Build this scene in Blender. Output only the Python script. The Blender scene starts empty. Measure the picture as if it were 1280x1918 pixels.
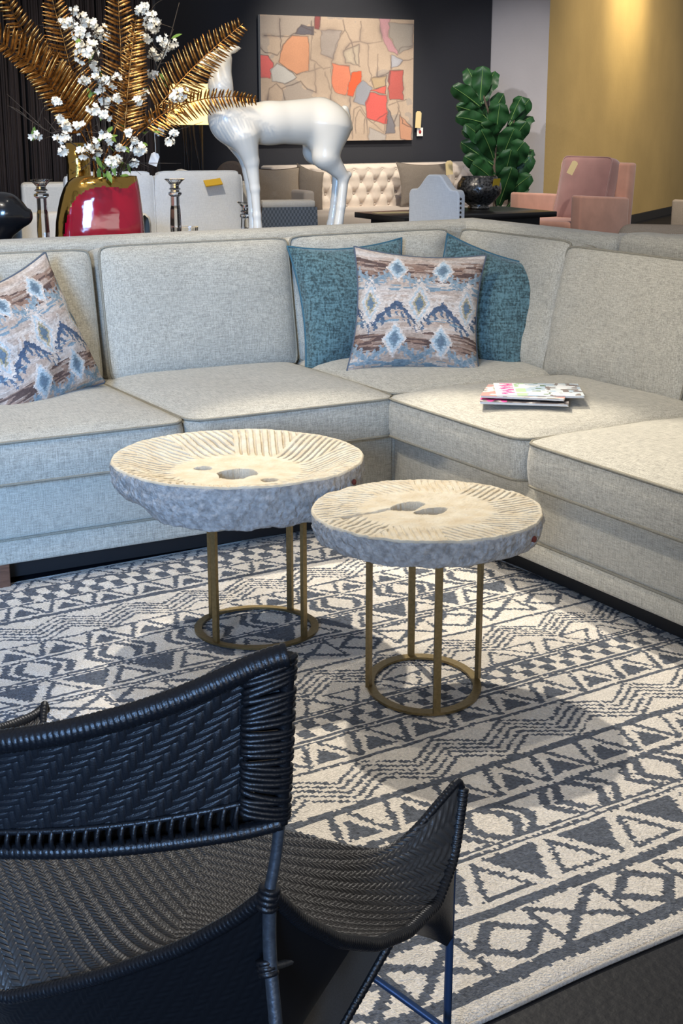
import bpy, bmesh, math, random
import numpy as np
from mathutils import Matrix, Vector
random.seed(7); RS = np.random.RandomState(11)
SC = bpy.context.scene
COL = SC.collection
PI = math.pi
# ------------------------------------------------------------------ camera
F = 2700.0; PITCH = math.radians(15.6); HC = 1.40
CP, SP = math.cos(PITCH), math.sin(PITCH)
cd = bpy.data.cameras.new('camera'); cam = bpy.data.objects.new('camera', cd); COL.objects.link(cam)
cd.sensor_fit = 'VERTICAL'; cd.sensor_height = 36; cd.lens = F/1918*36; cd.clip_start = .05; cd.clip_end = 100
cam.location = (0, 0, HC); cam.rotation_euler = (PI/2-PITCH, 0, 0)
SC.camera = cam
O = np.array([0, 0, HC])
def ray(u, v):
    a = (u-640)/F; b = (v-959)/F
    return np.array([a, CP-b*SP, -SP-b*CP])
def atz(u, v, z=0.): d = ray(u, v); return O+d*((z-HC)/d[2])
def aty(u, v, y): d = ray(u, v); return O+d*(y/d[1])
A30 = math.radians(30)
E1 = np.array([math.cos(A30), math.sin(A30), 0]); E2 = np.array([-math.sin(A30), math.cos(A30), 0])
P0 = np.array([.1753, 4.8032, 0])
def S(s, t, z=0): return P0+s*E1+t*E2+np.array([0, 0, z])
def att(u, v, t): d = ray(u, v); return O+d*((t-(O-P0)@E2)/(d@E2))
def ats(u, v, s): d = ray(u, v); return O+d*((s-(O-P0)@E1)/(d@E1))
def aplane(u, v, p, q):               # vertical plane through plan points p, q
    d = ray(u, v); n = np.array([q[1]-p[1], -(q[0]-p[0]), 0]); return O+d*(((np.array([p[0], p[1], 0])-O)@n)/(d@n))
# ------------------------------------------------------------------ numpy noise
_H = RS.rand(64, 64, 64)
def vnoise(p):
    p = np.asarray(p, float); i = np.floor(p).astype(int); f = p-i; f = f*f*(3-2*f); i0 = i % 64; i1 = (i+1) % 64
    x0, y0, z0 = i0[..., 0], i0[..., 1], i0[..., 2]; x1, y1, z1 = i1[..., 0], i1[..., 1], i1[..., 2]
    fx, fy, fz = f[..., 0], f[..., 1], f[..., 2]
    c00 = _H[x0, y0, z0]*(1-fx)+_H[x1, y0, z0]*fx; c10 = _H[x0, y1, z0]*(1-fx)+_H[x1, y1, z0]*fx
    c01 = _H[x0, y0, z1]*(1-fx)+_H[x1, y0, z1]*fx; c11 = _H[x0, y1, z1]*(1-fx)+_H[x1, y1, z1]*fx
    return ((c00*(1-fy)+c10*fy)*(1-fz)+(c01*(1-fy)+c11*fy)*fz)*2-1
def fbm(p, o=4):
    p = np.asarray(p, float); r = 0; a = 1
    for k in range(o): r = r+a*vnoise(p*2**k+k*17.3); a *= .5
    return r
# ------------------------------------------------------------------ mesh helpers  (a shape is a (V, F) pair)
def join(*shapes):
    V = []; Fc = []; n = 0
    for v, f in shapes:
        v = np.asarray(v, float).reshape(-1, 3); V.append(v)
        if isinstance(f, np.ndarray): f = f.tolist()
        Fc += [[i+n for i in q] for q in f]; n += len(v)
    return np.concatenate(V), Fc
def obj(name, shape, mat, parent=None, smooth=True, col=None, kind=None, label=None, flat_angle=None):
    V, Fc = shape
    me = bpy.data.meshes.new(name)
    if isinstance(Fc, np.ndarray):
        V = np.asarray(V, np.float32); nf, k = Fc.shape
        me.vertices.add(len(V)); me.vertices.foreach_set('co', V.ravel())
        me.loops.add(nf*k); me.loops.foreach_set('vertex_index', Fc.astype(np.int32).ravel())
        me.polygons.add(nf); me.polygons.foreach_set('loop_start', np.arange(0, nf*k, k, dtype=np.int32))
        me.polygons.foreach_set('loop_total', np.full(nf, k, np.int32))
        me.update(calc_edges=True)
    else:
        me.from_pydata([tuple(map(float, v)) for v in V], [], [tuple(int(i) for i in f) for f in Fc]); me.update()
    if smooth: me.polygons.foreach_set('use_smooth', [True]*len(me.polygons))
    if col is not None:
        a = me.attributes.new('Col', 'FLOAT_COLOR', 'FACE'); c = np.ones((len(me.polygons), 4), np.float32); c[:, :3] = col
        a.data.foreach_set('color', c.ravel())
    me.materials.append(mat)
    o = bpy.data.objects.new(name, me); COL.objects.link(o)
    if parent is not None: o.parent = parent
    if kind: o['kind'] = kind
    if label: o['label'] = label
    if flat_angle and smooth:
        bm = bmesh.new(); bm.from_mesh(me)
        for e in bm.edges:
            if len(e.link_faces) == 2 and e.calc_face_angle(0) > flat_angle: e.smooth = False
        bm.to_mesh(me); bm.free()
    return o
def thing(name, label, cat, loc=(0, 0, 0), rz=0, group=None):
    o = bpy.data.objects.new(name, None); COL.objects.link(o); o.empty_display_size = .1
    o.location = loc; o.rotation_euler = (0, 0, rz); o['label'] = label; o['category'] = cat
    if group: o['group'] = group
    return o
def tag(o, label, cat, group=None, loc=None, rot=None):
    o['label'] = label; o['category'] = cat
    if group: o['group'] = group
    if loc is not None: o.location = loc
    if rot is not None: o.rotation_euler = rot
    return o
def struct(name, shape, mat, **k): o = obj(name, shape, mat, **k); o['kind'] = 'structure'; return o
def box(x0, x1, y0, y1, z0, z1, bev=0, seg=2):
    bm = bmesh.new(); bmesh.ops.create_cube(bm, size=1)
    for v in bm.verts: v.co = ((x0+x1)/2+v.co.x*(x1-x0), (y0+y1)/2+v.co.y*(y1-y0), (z0+z1)/2+v.co.z*(z1-z0))
    if bev: bmesh.ops.bevel(bm, geom=list(bm.edges), offset=bev, segments=seg, profile=.5, affect='EDGES')
    bm.verts.index_update()
    r = np.array([v.co[:] for v in bm.verts]), [[v.index for v in f.verts] for f in bm.faces]; bm.free(); return r
def tr(shape, M):
    V, f = shape; V = np.asarray(V); M = np.array(M); return V@M[:3, :3].T+M[:3, 3], f
def mat4(loc=(0, 0, 0), rz=0, rx=0, ry=0):
    return np.array(Matrix.Translation(Vector(loc))@Matrix.Rotation(rz, 4, 'Z')@Matrix.Rotation(rx, 4, 'X')@Matrix.Rotation(ry, 4, 'Y'))
def gridF(n, m, wrapu=False, wrapv=False, flip=False):    # index = i*m+j
    I = np.arange(n if wrapu else n-1); J = np.arange(m if wrapv else m-1); I, J = np.meshgrid(I, J, indexing='ij')
    a = I*m+J; b = ((I+1) % n)*m+J; c = ((I+1) % n)*m+(J+1) % m; d = I*m+(J+1) % m
    q = np.stack([a, b, c, d], -1).reshape(-1, 4); return q[:, ::-1] if flip else q
def frames(P, closed=False):
    P = np.asarray(P, float)
    if closed: T = np.roll(P, -1, 0)-np.roll(P, 1, 0)
    else: T = np.gradient(P, axis=0)
    T /= np.linalg.norm(T, axis=1, keepdims=True)+1e-12
    n = np.cross(T[0], [0, 0, 1.]);
    if np.linalg.norm(n) < .05: n = np.cross(T[0], [1., 0, 0])
    n /= np.linalg.norm(n); N = [n]
    for k in range(1, len(P)):
        n = N[-1]-T[k]*(N[-1]@T[k]); n /= np.linalg.norm(n)+1e-12; N.append(n)
    N = np.array(N); return T, N, np.cross(T, N)
def tube(P, r, n=8, closed=False, caps=True, ry=None):
    P = np.asarray(P, float); m = len(P); T, N, B = frames(P, closed)
    r = np.broadcast_to(np.asarray(r, float), (m,)); r2 = r if ry is None else np.broadcast_to(np.asarray(ry, float), (m,))
    a = np.arange(n)/n*2*PI
    V = P[:, None]+N[:, None]*(np.cos(a)[None, :, None]*r[:, None, None])+B[:, None]*(np.sin(a)[None, :, None]*r2[:, None, None])
    Fc = gridF(m, n, closed, True).tolist()
    if caps and not closed: Fc += [list(range(n)), list(range((m-1)*n, m*n))[::-1]]
    return V.reshape(-1, 3), Fc
def resample(P, k):
    P = np.asarray(P, float); d = np.r_[0, np.cumsum(np.linalg.norm(np.diff(P, axis=0), axis=1))]; s = np.linspace(0, d[-1], k)
    return np.stack([np.interp(s, d, P[:, i]) for i in range(P.shape[1])], -1)
def smooth(P, k, it=2):               # Chaikin corner cutting then resample
    P = np.asarray(P, float)
    for _ in range(it):
        Q = np.empty((2*len(P)-2, P.shape[1])); Q[0::2] = .75*P[:-1]+.25*P[1:]; Q[1::2] = .25*P[:-1]+.75*P[1:]
        P = np.vstack([P[:1], Q, P[-1:]])
    return resample(P, k)
def wrapped(P, r, pitch, amp=.12, n=10, per=5, ry=None):  # tube wound with cane
    P = np.asarray(P, float); L = np.linalg.norm(np.diff(P, axis=0), axis=1).sum(); w = max(2, int(L/pitch)); m = w*per+1
    Q = resample(P, m); ph = np.arange(m)/per; f = ph-np.floor(ph)
    k = 1-amp+amp*np.sqrt(np.clip(1-(2*f-1)**2, 0, 1))*(1+.35*(RS.rand(w+1)[np.minimum(np.floor(ph).astype(int), w)]-.5))
    return tube(Q, r*k, n, ry=None if ry is None else ry*k)
def lathe(prof, n=32, closed_bottom=True):
    prof = np.asarray(prof, float); a = np.arange(n)/n*2*PI; m = len(prof)
    V = np.stack([prof[:, 0, None]*np.cos(a), prof[:, 0, None]*np.sin(a), np.repeat(prof[:, 1, None], n, 1)], -1).reshape(-1, 3)
    Fc = gridF(m, n, False, True, True).tolist()
    if closed_bottom and prof[0, 0] > 1e-6: Fc.append(list(range(n))[::-1])
    if prof[-1, 0] > 1e-6 and closed_bottom == 2: Fc.append(list(range((m-1)*n, m*n)))
    return V, Fc
def prism(pts, y0, y1):               # outline in x,z extruded in y
    n = len(pts); V = [(p[0], y0, p[1]) for p in pts]+[(p[0], y1, p[1]) for p in pts]
    return np.array(V), [list(range(n)), list(range(n, 2*n))[::-1]]+[[i, n+i, n+(i+1) % n, (i+1) % n] for i in range(n)]
def surfnet(sdf, lo, hi, h):
    lo = np.array(lo); hi = np.array(hi); n = np.ceil((hi-lo)/h).astype(int)+1
    G = np.stack(np.meshgrid(*[lo[i]+h*np.arange(n[i]) for i in range(3)], indexing='ij'), -1)
    D = sdf(G); s = D < 0
    c = [(0, 0, 0), (1, 0, 0), (0, 1, 0), (1, 1, 0), (0, 0, 1), (1, 0, 1), (0, 1, 1), (1, 1, 1)]
    def sl(A, o): return A[o[0]:n[0]-1+o[0], o[1]:n[1]-1+o[1], o[2]:n[2]-1+o[2]]
    cnt = sum(sl(s, o).astype(int) for o in c); act = (cnt > 0) & (cnt < 8)
    acc = np.zeros(act.shape+(3,)); num = np.zeros(act.shape)
    for a in range(8):
        for b in range(a+1, 8):
            if sum(abs(c[a][k]-c[b][k]) for k in range(3)) != 1: continue
            da, db = sl(D, c[a]), sl(D, c[b]); x = (da < 0) != (db < 0); t = np.where(x, da/(da-db+1e-20), 0)
            for k in range(3): acc[..., k] += np.where(x, c[a][k]+t*(c[b][k]-c[a][k]), 0)
            num += x
    idx = -np.ones(act.shape, int); idx[act] = np.arange(act.sum())
    cell = np.stack(np.nonzero(act), -1); V = lo+h*(cell+acc[act]/num[act][:, None])
    Q = []
    for ax in range(3):
        e = [0, 0, 0]; e[ax] = 1; b1, b2 = [(1, 2), (2, 0), (0, 1)][ax]
        s0 = s[tuple(slice(0, n[k]-e[k]) for k in range(3))]; s1 = s[tuple(slice(e[k], n[k]) for k in range(3))]
        I = np.stack(np.nonzero(s0 != s1), -1); I = I[np.all(I[:, [b1, b2]] >= 1, 1) & (I[:, b1] < n[b1]-1) & (I[:, b2] < n[b2]-1)]
        fl = s0[tuple(I.T)]
        o1 = np.zeros(3, int); o1[b1] = 1; o2 = np.zeros(3, int); o2[b2] = 1
        q = np.stack([idx[tuple((I-o1-o2).T)], idx[tuple((I-o2).T)], idx[tuple(I.T)], idx[tuple((I-o1).T)]], -1)
        q[~fl] = q[~fl][:, ::-1]; Q.append(q)
    return V, np.concatenate(Q)
def cone_sd(p, a, b, ra, rb):
    a = np.array(a); b = np.array(b); ba = b-a; h = np.clip(((p-a)@ba)/(ba@ba+1e-12), 0, 1)
    return np.linalg.norm(p-a-h[..., None]*ba, axis=-1)-(ra+(rb-ra)*h)
def ell_sd(p, c, r):
    r = np.array(r); q = (p-np.array(c)); k0 = np.linalg.norm(q/r, axis=-1); k1 = np.linalg.norm(q/r**2, axis=-1); return k0*(k0-1)/(k1+1e-9)
def smin(a, b, k): h = np.clip(.5+.5*(b-a)/k, 0, 1); return b*(1-h)+a*h-k*h*(1-h)
# ------------------------------------------------------------------ materials
def lin(c): c = np.array(c)/255.; return tuple(np.where(c <= .04045, c/12.92, ((c+.055)/1.055)**2.4))
def mat(name, col=(200, 200, 200), rough=.6, metal=0., bump=0., scale=50., stretch=(1, 1, 1), var=0., attr=False, trans=0., ior=1.45, emit=0., sheen=0., detail=4, coat=0., weave=0., dark=None, vscale=None, spec=.5):
    m = bpy.data.materials.new(name); m.use_nodes = True; nt = m.node_tree; N = nt.nodes; Lk = nt.links.new; b = N['Principled BSDF']
    c = lin(col); b.inputs['Base Color'].default_value = (*c, 1); b.inputs['Roughness'].default_value = rough; b.inputs['Metallic'].default_value = metal
    b.inputs['Specular IOR Level'].default_value = spec
    b.inputs['Transmission Weight'].default_value = trans; b.inputs['IOR'].default_value = ior; b.inputs['Sheen Weight'].default_value = sheen; b.inputs['Coat Weight'].default_value = coat
    src = None
    if attr:
        at = N.new('ShaderNodeAttribute'); at.attribute_name = 'Col'; src = at.outputs['Color']
    tc = N.new('ShaderNodeTexCoord'); mp = N.new('ShaderNodeMapping'); mp.inputs['Scale'].default_value = stretch; Lk(tc.outputs['Object'], mp.inputs['Vector'])
    def noise(sc, st=None, det=detail):
        n = N.new('ShaderNodeTexNoise'); n.inputs['Scale'].default_value = sc; n.inputs['Detail'].default_value = det
        if st is None: Lk(mp.outputs['Vector'], n.inputs['Vector'])
        else:
            q = N.new('ShaderNodeMapping'); q.inputs['Scale'].default_value = st; Lk(tc.outputs['Object'], q.inputs['Vector']); Lk(q.outputs['Vector'], n.inputs['Vector'])
        return n.outputs['Fac']
    def math_(op, a, b_):
        n = N.new('ShaderNodeMath'); n.operation = op
        for i, x in enumerate((a, b_)):
            if isinstance(x, (int, float)): n.inputs[i].default_value = x
            else: Lk(x, n.inputs[i])
        return n.outputs[0]
    hgt = None
    if weave:                          # slubby plain weave: three crossed stretched noises
        w = math_('ADD', math_('ADD', noise(weave, (1, .09, 1), 2), noise(weave, (.09, 1, 1), 2)), noise(weave, (1, 1, .09), 2)); hgt = math_('MULTIPLY', w, .3333)
        fac = hgt
    elif bump or var: hgt = noise(scale); fac = hgt if vscale is None else noise(vscale)
    if var and hgt is not None:
        mx = N.new('ShaderNodeMix'); mx.data_type = 'RGBA'; mx.blend_type = 'MULTIPLY'; mx.inputs[0].default_value = 1
        rp = N.new('ShaderNodeValToRGB'); wl = (.42 if var > .6 else .38) if weave else .3; rp.color_ramp.elements[0].position = wl; rp.color_ramp.elements[1].position = 1-wl
        d = (1-var,)*3 if dark is None else tuple(np.array(lin(dark))/np.maximum(np.array(c), 1e-3)); rp.color_ramp.elements[0].color = (*d, 1); rp.color_ramp.elements[1].color = (1, 1, 1, 1)
        Lk(fac, rp.inputs[0])
        if src is None: mx.inputs[6].default_value = (*c, 1)
        else: Lk(src, mx.inputs[6])
        Lk(rp.outputs[0], mx.inputs[7]); src = mx.outputs[2]
    if src is not None: Lk(src, b.inputs['Base Color'])
    if bump and hgt is not None:
        bp = N.new('ShaderNodeBump'); bp.inputs['Strength'].default_value = 1; bp.inputs['Distance'].default_value = bump; Lk(hgt, bp.inputs['Height']); Lk(bp.outputs['Normal'], b.inputs['Normal'])
    if emit:
        b.inputs['Emission Color'].default_value = (*c, 1); b.inputs['Emission Strength'].default_value = emit
    return m
M = dict(
 linen=mat('linen', (196, 190, 174), .9, bump=.0012, weave=330, var=.5, sheen=.15, spec=.2),
 linen_dark=mat('linen_piping', (148, 142, 126), .9, bump=.001, weave=420, var=.35, spec=.2),
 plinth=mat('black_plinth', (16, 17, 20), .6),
 wood=mat('brown_wood', (120, 84, 66), .5, var=.4, scale=20, stretch=(1, 1, 8)),
 teal=mat('teal_chenille', (94, 124, 128), .85, bump=.002, weave=150, var=.72, sheen=.4, spec=.15),
 teal_pipe=mat('teal_piping', (62, 98, 112), .85, spec=.2),
 ikat=mat('ikat_cloth', attr=True, rough=.9, bump=.0012, weave=380, var=.3, spec=.15),
 ikat_pipe=mat('ikat_piping', (88, 96, 106), .9, spec=.2),
 rug=mat('rug_wool', attr=True, rough=1, bump=.006, scale=260, var=.28, detail=2, spec=.05, sheen=.1),
 rug_edge=mat('rug_binding', (196, 190, 182), 1, bump=.004, scale=200, var=.25, spec=.05),
 floor=mat('dark_floor', (24, 26, 32), .6, spec=.25, bump=.002, scale=60, var=.3, vscale=3),
 stone=mat('millstone', (192, 184, 166), .95, bump=.0022, scale=170, var=.4, dark=(178, 164, 140), vscale=22, detail=8, spec=.15),
 stone2=mat('millstone_side', (186, 182, 176), .95, bump=.006, scale=130, var=.5, vscale=70, detail=8, spec=.15),
 rust=mat('rust', (104, 44, 30), .9),
 brass=mat('aged_brass', (146, 128, 90), .38, metal=.9, bump=.0006, scale=120, var=.25),
 cane=mat('black_cane', (66, 63, 60), .38, bump=.0003, scale=700, var=.3, spec=.5), cane_shaded=mat('black_cane_shaded', (17, 18, 21), .5, spec=.35), cane_back=mat('black_cane_panel', (30, 32, 36), .40, bump=.0003, scale=700, var=.35, spec=.5),  # darker copies of the seat cane: shade on backrest and skirts put into colour
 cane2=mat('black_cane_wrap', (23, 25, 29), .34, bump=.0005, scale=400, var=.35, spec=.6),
 steel=mat('grey_steel', (104, 112, 122), .4, metal=.75, bump=.0006, scale=160, var=.35),
 rod_daylit=mat('rod_daylight_blue', (52, 74, 108), .35, metal=.5),  # blue daylight falling on the rods is put into their colour
 dwall=mat('charcoal_paint', (44, 45, 51), .75, bump=.001, scale=60, var=.12, vscale=1.2),
 gwall=mat('grey_paint', (176, 172, 174), .8, bump=.001, scale=40, var=.1, vscale=2),
 ywall=mat('ochre_paint', (196, 166, 108), .8, bump=.002, scale=24, var=.14, vscale=1.6),
 trim=mat('dark_baseboard', (44, 40, 36), .6),
 white=mat('white_lacquer', (238, 228, 210), .28, coat=.3),
 red=mat('red_glaze', (150, 8, 34), .08, bump=.0025, scale=14, detail=2, coat=1.),
 gold=mat('gold_glaze', (206, 166, 88), .14, metal=1., bump=.003, scale=22, detail=2),
 goldleaf=mat('gilded_leaf', (196, 134, 68), .26, metal=1., bump=.001, scale=60, var=.5, dark=(96, 58, 28)),
 twig=mat('twig', (84, 72, 60), .9, var=.4, scale=60),
 petal=mat('petal', (246, 238, 218), .7, spec=.2, sheen=.2),
 greenleaf=mat('young_leaf', (112, 142, 60), .6),
 crystal=mat('crystal', (246, 248, 250), .02, trans=1., ior=1.52, spec=.6),
 reed=mat('dark_reed', (60, 47, 42), .8, var=.5, scale=30, stretch=(1, 1, .05)),
 black=mat('black_gloss', (20, 21, 23), .22, coat=.6),
 cream=mat('cream_upholstery', (226, 218, 204), .9, bump=.001, weave=300, var=.15, spec=.2),
 tuft=mat('tufted_cream', (206, 192, 178), .75, bump=.001, scale=200, var=.08, sheen=.3, spec=.25),
 offwhite=mat('white_upholstery', (232, 232, 230), .9, bump=.001, weave=260, var=.15, spec=.2),
 greyc=mat('taupe_cushion', (126, 116, 106), .9, bump=.001, weave=260, var=.25, spec=.15),
 check=mat('grey_check', attr=True, rough=.9, spec=.2),
 beige=mat('beige_upholstery', (198, 178, 154), .9, bump=.001, weave=260, var=.2, spec=.2),
 pink=mat('dusty_rose_velvet', (196, 146, 126), .75, sheen=.5, var=.18, scale=9, spec=.2),
 mauve=mat('mauve_velvet', (146, 108, 104), .7, sheen=.6, var=.15, scale=9, spec=.2),
 brown=mat('brown_velvet', (78, 58, 38), .8, sheen=.3),
 espresso=mat('espresso_wood', (36, 32, 30), .3, var=.3, scale=12, stretch=(1, 8, 1)),
 nail=mat('nailhead', (70, 60, 54), .3, metal=.9),
 mercury=mat('mercury_glass', (150, 146, 140), .22, metal=.85, bump=.006, scale=34, var=.75, dark=(30, 30, 32), vscale=60),
 figleaf=mat('fig_leaf', (34, 72, 38), .45, var=.45, scale=12, spec=.4, coat=.05),
 vein=mat('leaf_vein', (104, 136, 74), .5),
 canvas=mat('painted_canvas', attr=True, rough=.85, var=.1, scale=70, spec=.2),
 tagp=mat('manila_tag', (216, 194, 144), .8), tagw=mat('white_card', (232, 228, 222), .7), tagy=mat('yellow_tag', (224, 176, 44), .7), redprint=mat('red_print', (172, 44, 44), .7),
 string=mat('string', (196, 190, 178), .9),
 cover=mat('printed_cover', attr=True, rough=.35, spec=.4), pages=mat('page_edges', (226, 222, 214), .8),
 shade=mat('lit_lampshade', (255, 214, 140), .9, emit=1.9), blackmetal=mat('black_iron', (22, 22, 24), .5, metal=.4),
 pot=mat('dark_pot', (50, 48, 46), .6), soil=mat('soil', (50, 38, 30), 1.), bluecush=mat('denim_blue_cloth', (128, 146, 176), .9, weave=300, bump=.001, var=.3, spec=.15),
)
# ------------------------------------------------------------------ room
SOFA_RZ = A30
def W(shape): return tr(shape, mat4(tuple(P0), A30))     # sofa/room axes -> world
TW = 9.18
struct('floor', W(box(-9, 16, -9, 22, -.12, 0)), M['floor'], smooth=False)
struct('wall_back', W(box(-8, 6.95, TW, TW+.2, 0, 4.6)), M['dwall'], smooth=False)
C0 = np.array([2.17, 15.85, 0]); DY = np.array([math.cos(math.radians(62.5)), math.sin(math.radians(62.5)), 0]); NB = np.array([-DY[1], DY[0], 0])
c0 = np.array([(C0-P0)@E1, (C0-P0)@E2])
def quadprism(pts, z0, z1):
    n = len(pts); V = [(p[0], p[1], z0) for p in pts]+[(p[0], p[1], z1) for p in pts]
    return np.array(V), [list(range(n))[::-1], list(range(n, 2*n))]+[[i, (i+1) % n, n+(i+1) % n, n+i] for i in range(n)]
jb = S(6.955, TW+.02)                                       # where the grey return meets the charcoal wall
rdir = (jb-C0)/np.linalg.norm(jb-C0); rn = np.array([-rdir[1], rdir[0], 0]); rn = rn*(-1 if rn@C0 > 0 else 1)     # rn points to the room
struct('wall_return', quadprism([C0+rdir*.0, jb+rdir*.02, jb+rdir*.02-rn*.1, C0-rn*.0+rdir*.1-rn*.1], 0, 4.6), M['gwall'], smooth=False)
struct('wall_right', quadprism([C0+rdir*.001, C0+DY*9, C0+DY*9-rn*.1, C0+rdir*.1-rn*.101], 0, 4.6), M['ywall'], smooth=False)
NF = -NB
struct('baseboard_right', quadprism([C0+NF*.001+DY*.01, C0+NF*.03+DY*.01, C0+NF*.03+DY*9, C0+NF*.001+DY*9], 0, .1), M['trim'], smooth=False)
struct('baseboard_back', W(box(-8, 6.9, TW-.025, TW-.001, 0, .12)), M['trim'], smooth=False)
# ------------------------------------------------------------------ upholstery generators
def boxcush(Wd, Hd, T, crown=.03, n=26, rc=.05, wr=.004, seed=0, back=True):
    """boxed cushion lying in x (width) / y (height), front face +z.  returns (shape, piping front loop, piping back loop)"""
    a = np.linspace(-1, 1, n); A, B = np.meshgrid(a, a, indexing='ij')
    def warp(A, B):
        k = 1-rc*(np.abs(A)*np.abs(B))**14
        return A*Wd/2*k, B*Hd/2*k
    X, Y = warp(A, B); pr = ((1-A**4)*(1-B**4))**.6
    nz = fbm(np.stack([X*5+seed*7.1, Y*5+seed*3.3, X*0+seed], -1), 3)
    ed = np.exp(-((1-np.maximum(np.abs(A), np.abs(B)))/.16)**2)
    pk = ed*np.sin(np.where(np.abs(A) > np.abs(B), B, A)*23+seed*2+3*nz)*.35
    Z = T/2+crown*pr+wr*(nz*.9+pk)*(1-np.maximum(np.abs(A), np.abs(B))**8)
    Vf = np.stack([X, Y, Z], -1).reshape(-1, 3); Vb = np.stack([X, Y, -T/2-crown*pr*(.5 if back else .1)], -1).reshape(-1, 3)
    Ff = gridF(n, n); Fb = gridF(n, n, flip=True)
    bi = [i*n for i in range(n)]+[(n-1)*n+j for j in range(1, n)]+[i*n+n-1 for i in range(n-2, -1, -1)]+[j for j in range(n-2, 0, -1)]
    Lf = Vf[bi]; Lb = Vb[bi]; m = len(bi)
    cen = np.array([0, 0, 0]); rings = []
    for t in np.linspace(0, 1, 6):
        R = Lf*(1-t)+Lb*t; s = 1+.10*T/max(Wd, Hd)*4*t*(1-t)
        R[:, :2] *= s; rings.append(R)
    Rv = np.array(rings).reshape(-1, 3)
    sh = join((Vf, Ff), (Vb, Fb), (Rv, gridF(6, m, False, True, True)))
    return sh, Lf, Lb
def pillow(Wd, Hd, T, n=40, pinch=.07, seed=0, slump=0.):
    """knife-edge throw pillow: x width, z height, front face -y, bottom edge at z=0"""
    a = np.linspace(-1, 1, n); A, B = np.meshgrid(a, a, indexing='ij')
    X = Wd/2*A*(1-pinch*(1-B**2)); Z = Hd/2*B*(1-pinch*(1-A**2))
    nz = fbm(np.stack([X*6+seed*5.1, Z*6, X*0+seed*2.7], -1), 3)
    th = T/2*(np.clip((1-A**2)*(1-B**2), 0, 1)**.5)*(1+.16*nz)*(1-.22*B)
    ed = np.exp(-((1-np.maximum(np.abs(A), np.abs(B)))/.2)**2)
    th = th+ed*.004*np.sin(np.where(np.abs(A) > np.abs(B), B, A)*17+seed)*(1-np.maximum(np.abs(A), np.abs(B))**6)
    yb = slump*(A*.6+B*B*.3)
    Vf = np.stack([X, -th+yb, Z+Hd/2], -1).reshape(-1, 3); Vb = np.stack([X, th+yb, Z+Hd/2], -1).reshape(-1, 3)
    bi = [i*n for i in range(n)]+[(n-1)*n+j for j in range(1, n)]+[i*n+n-1 for i in range(n-2, -1, -1)]+[j for j in range(n-2, 0, -1)]
    V = np.concatenate([Vf, Vb]); Fc = np.concatenate([gridF(n, n), gridF(n, n, flip=True)+n*n])
    ac = .5*(a[1:]+a[:-1]); CA, CB = np.meshgrid(ac, ac, indexing='ij')
    return (V, Fc), Vf[bi], (CA.ravel(), CB.ravel())
def pipe(L, r=.004, n=6): return tube(L, r, n, closed=True)
# ------------------------------------------------------------------ sofa (two bolted sections)
def seat_cushion(root, s0, s1, t0, t1, seed, rz=0.):
    sh, a, b = boxcush(s1-s0, t1-t0, .125, .038, 34, .05, .004, seed, back=False)
    Mx = mat4(((s0+s1)/2, (t0+t1)/2, .405))
    o = obj('seat_cushion', tr(sh, Mx), M['linen'], root)
    obj('piping', join(pipe(a@Mx[:3, :3].T+Mx[:3, 3], .0048), pipe(b@Mx[:3, :3].T+Mx[:3, 3], .0048)), M['linen_dark'], o)
def back_cushion(root, c, yaw, Wd, Hd, seed, lean=.2, T=.12, roll=0., crown=.05, wr=.006):
    sh, a, b = boxcush(Wd, Hd, T, crown, 36, .03, wr, seed)
    Mx = np.array(Matrix.Translation(Vector(c))@Matrix.Rotation(yaw, 4, 'Z')@Matrix.Rotation(PI/2-lean, 4, 'X')@Matrix.Rotation(roll, 4, 'Z'))
    o = obj('back_cushion', tr(sh, Mx), M['linen'], root)
    obj('piping', join(pipe(a@Mx[:3, :3].T+Mx[:3, 3], .0048), pipe(b@Mx[:3, :3].T+Mx[:3, 3], .0048)), M['linen_dark'], o)
SA = thing('sectional_sofa', 'pale linen sectional sofa section with the corner seat, long run on the left', 'sofa', tuple(P0), A30)
SB = thing('sectional_sofa', 'pale linen sectional sofa section on the right with magazines on its seat', 'sofa', tuple(P0), A30)
obj('base_rail', join(box(-1.62, .0, 0, .93, .155, .338, .008), box(-.0, .93, .0, .93, .155, .338, .004), box(-1.62, 0.004, -.010, .02, .086, .160, .010, 3)), M['linen'], SA, flat_angle=.6)
obj('base_welt', tube([(-1.62, -.004, .162), (-.004, -.004, .162)], .0042, 6), M['linen_dark'], SA)
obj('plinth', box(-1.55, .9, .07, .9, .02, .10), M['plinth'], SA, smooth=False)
obj('sofa_foot', box(-1.46, -1.352, .004, .09, .011, .088, .004), M['wood'], SA)
obj('back_frame', join(box(-1.62, 1.085, .93, 1.085, .10, .955, .045, 4), box(.93, 1.085, .003, 1.085, .10, .958, .045, 4)), M['linen'], SA, flat_angle=.7)
obj('arm', box(-1.80, -1.622, -.02, 1.085, .10, .66, .04, 4), M['linen'], SA, flat_angle=.7)
seat_cushion(SA, -.772, -.004, -.045, .80, 1); seat_cushion(SA, -1.56, -.780, -.05, .80, 2); seat_cushion(SA, .004, .80, .004, .80, 3)
back_cushion(SA, (-.375, .775, .697), 0, .745, .47, 4, .17)
back_cushion(SA, (-1.16, .775, .69), 0, .76, .47, 5, .17)
back_cushion(SA, (.375, .80, .70), 0, .72, .47, 6, .14, wr=.018)
back_cushion(SA, (.80, .405, .695), -PI/2, .70, .48, 7, .2, wr=.016)
obj('base_rail', join(box(0, .93, -1.75, -.006, .155, .345, .008), box(-.012, .02, -1.75, -.008, .098, .160, .012, 3)), M['linen'], SB, flat_angle=.6)
obj('base_welt', tube([(-.004, -.01, .162), (-.004, -1.75, .162)], .0042, 6), M['linen_dark'], SB)
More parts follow.
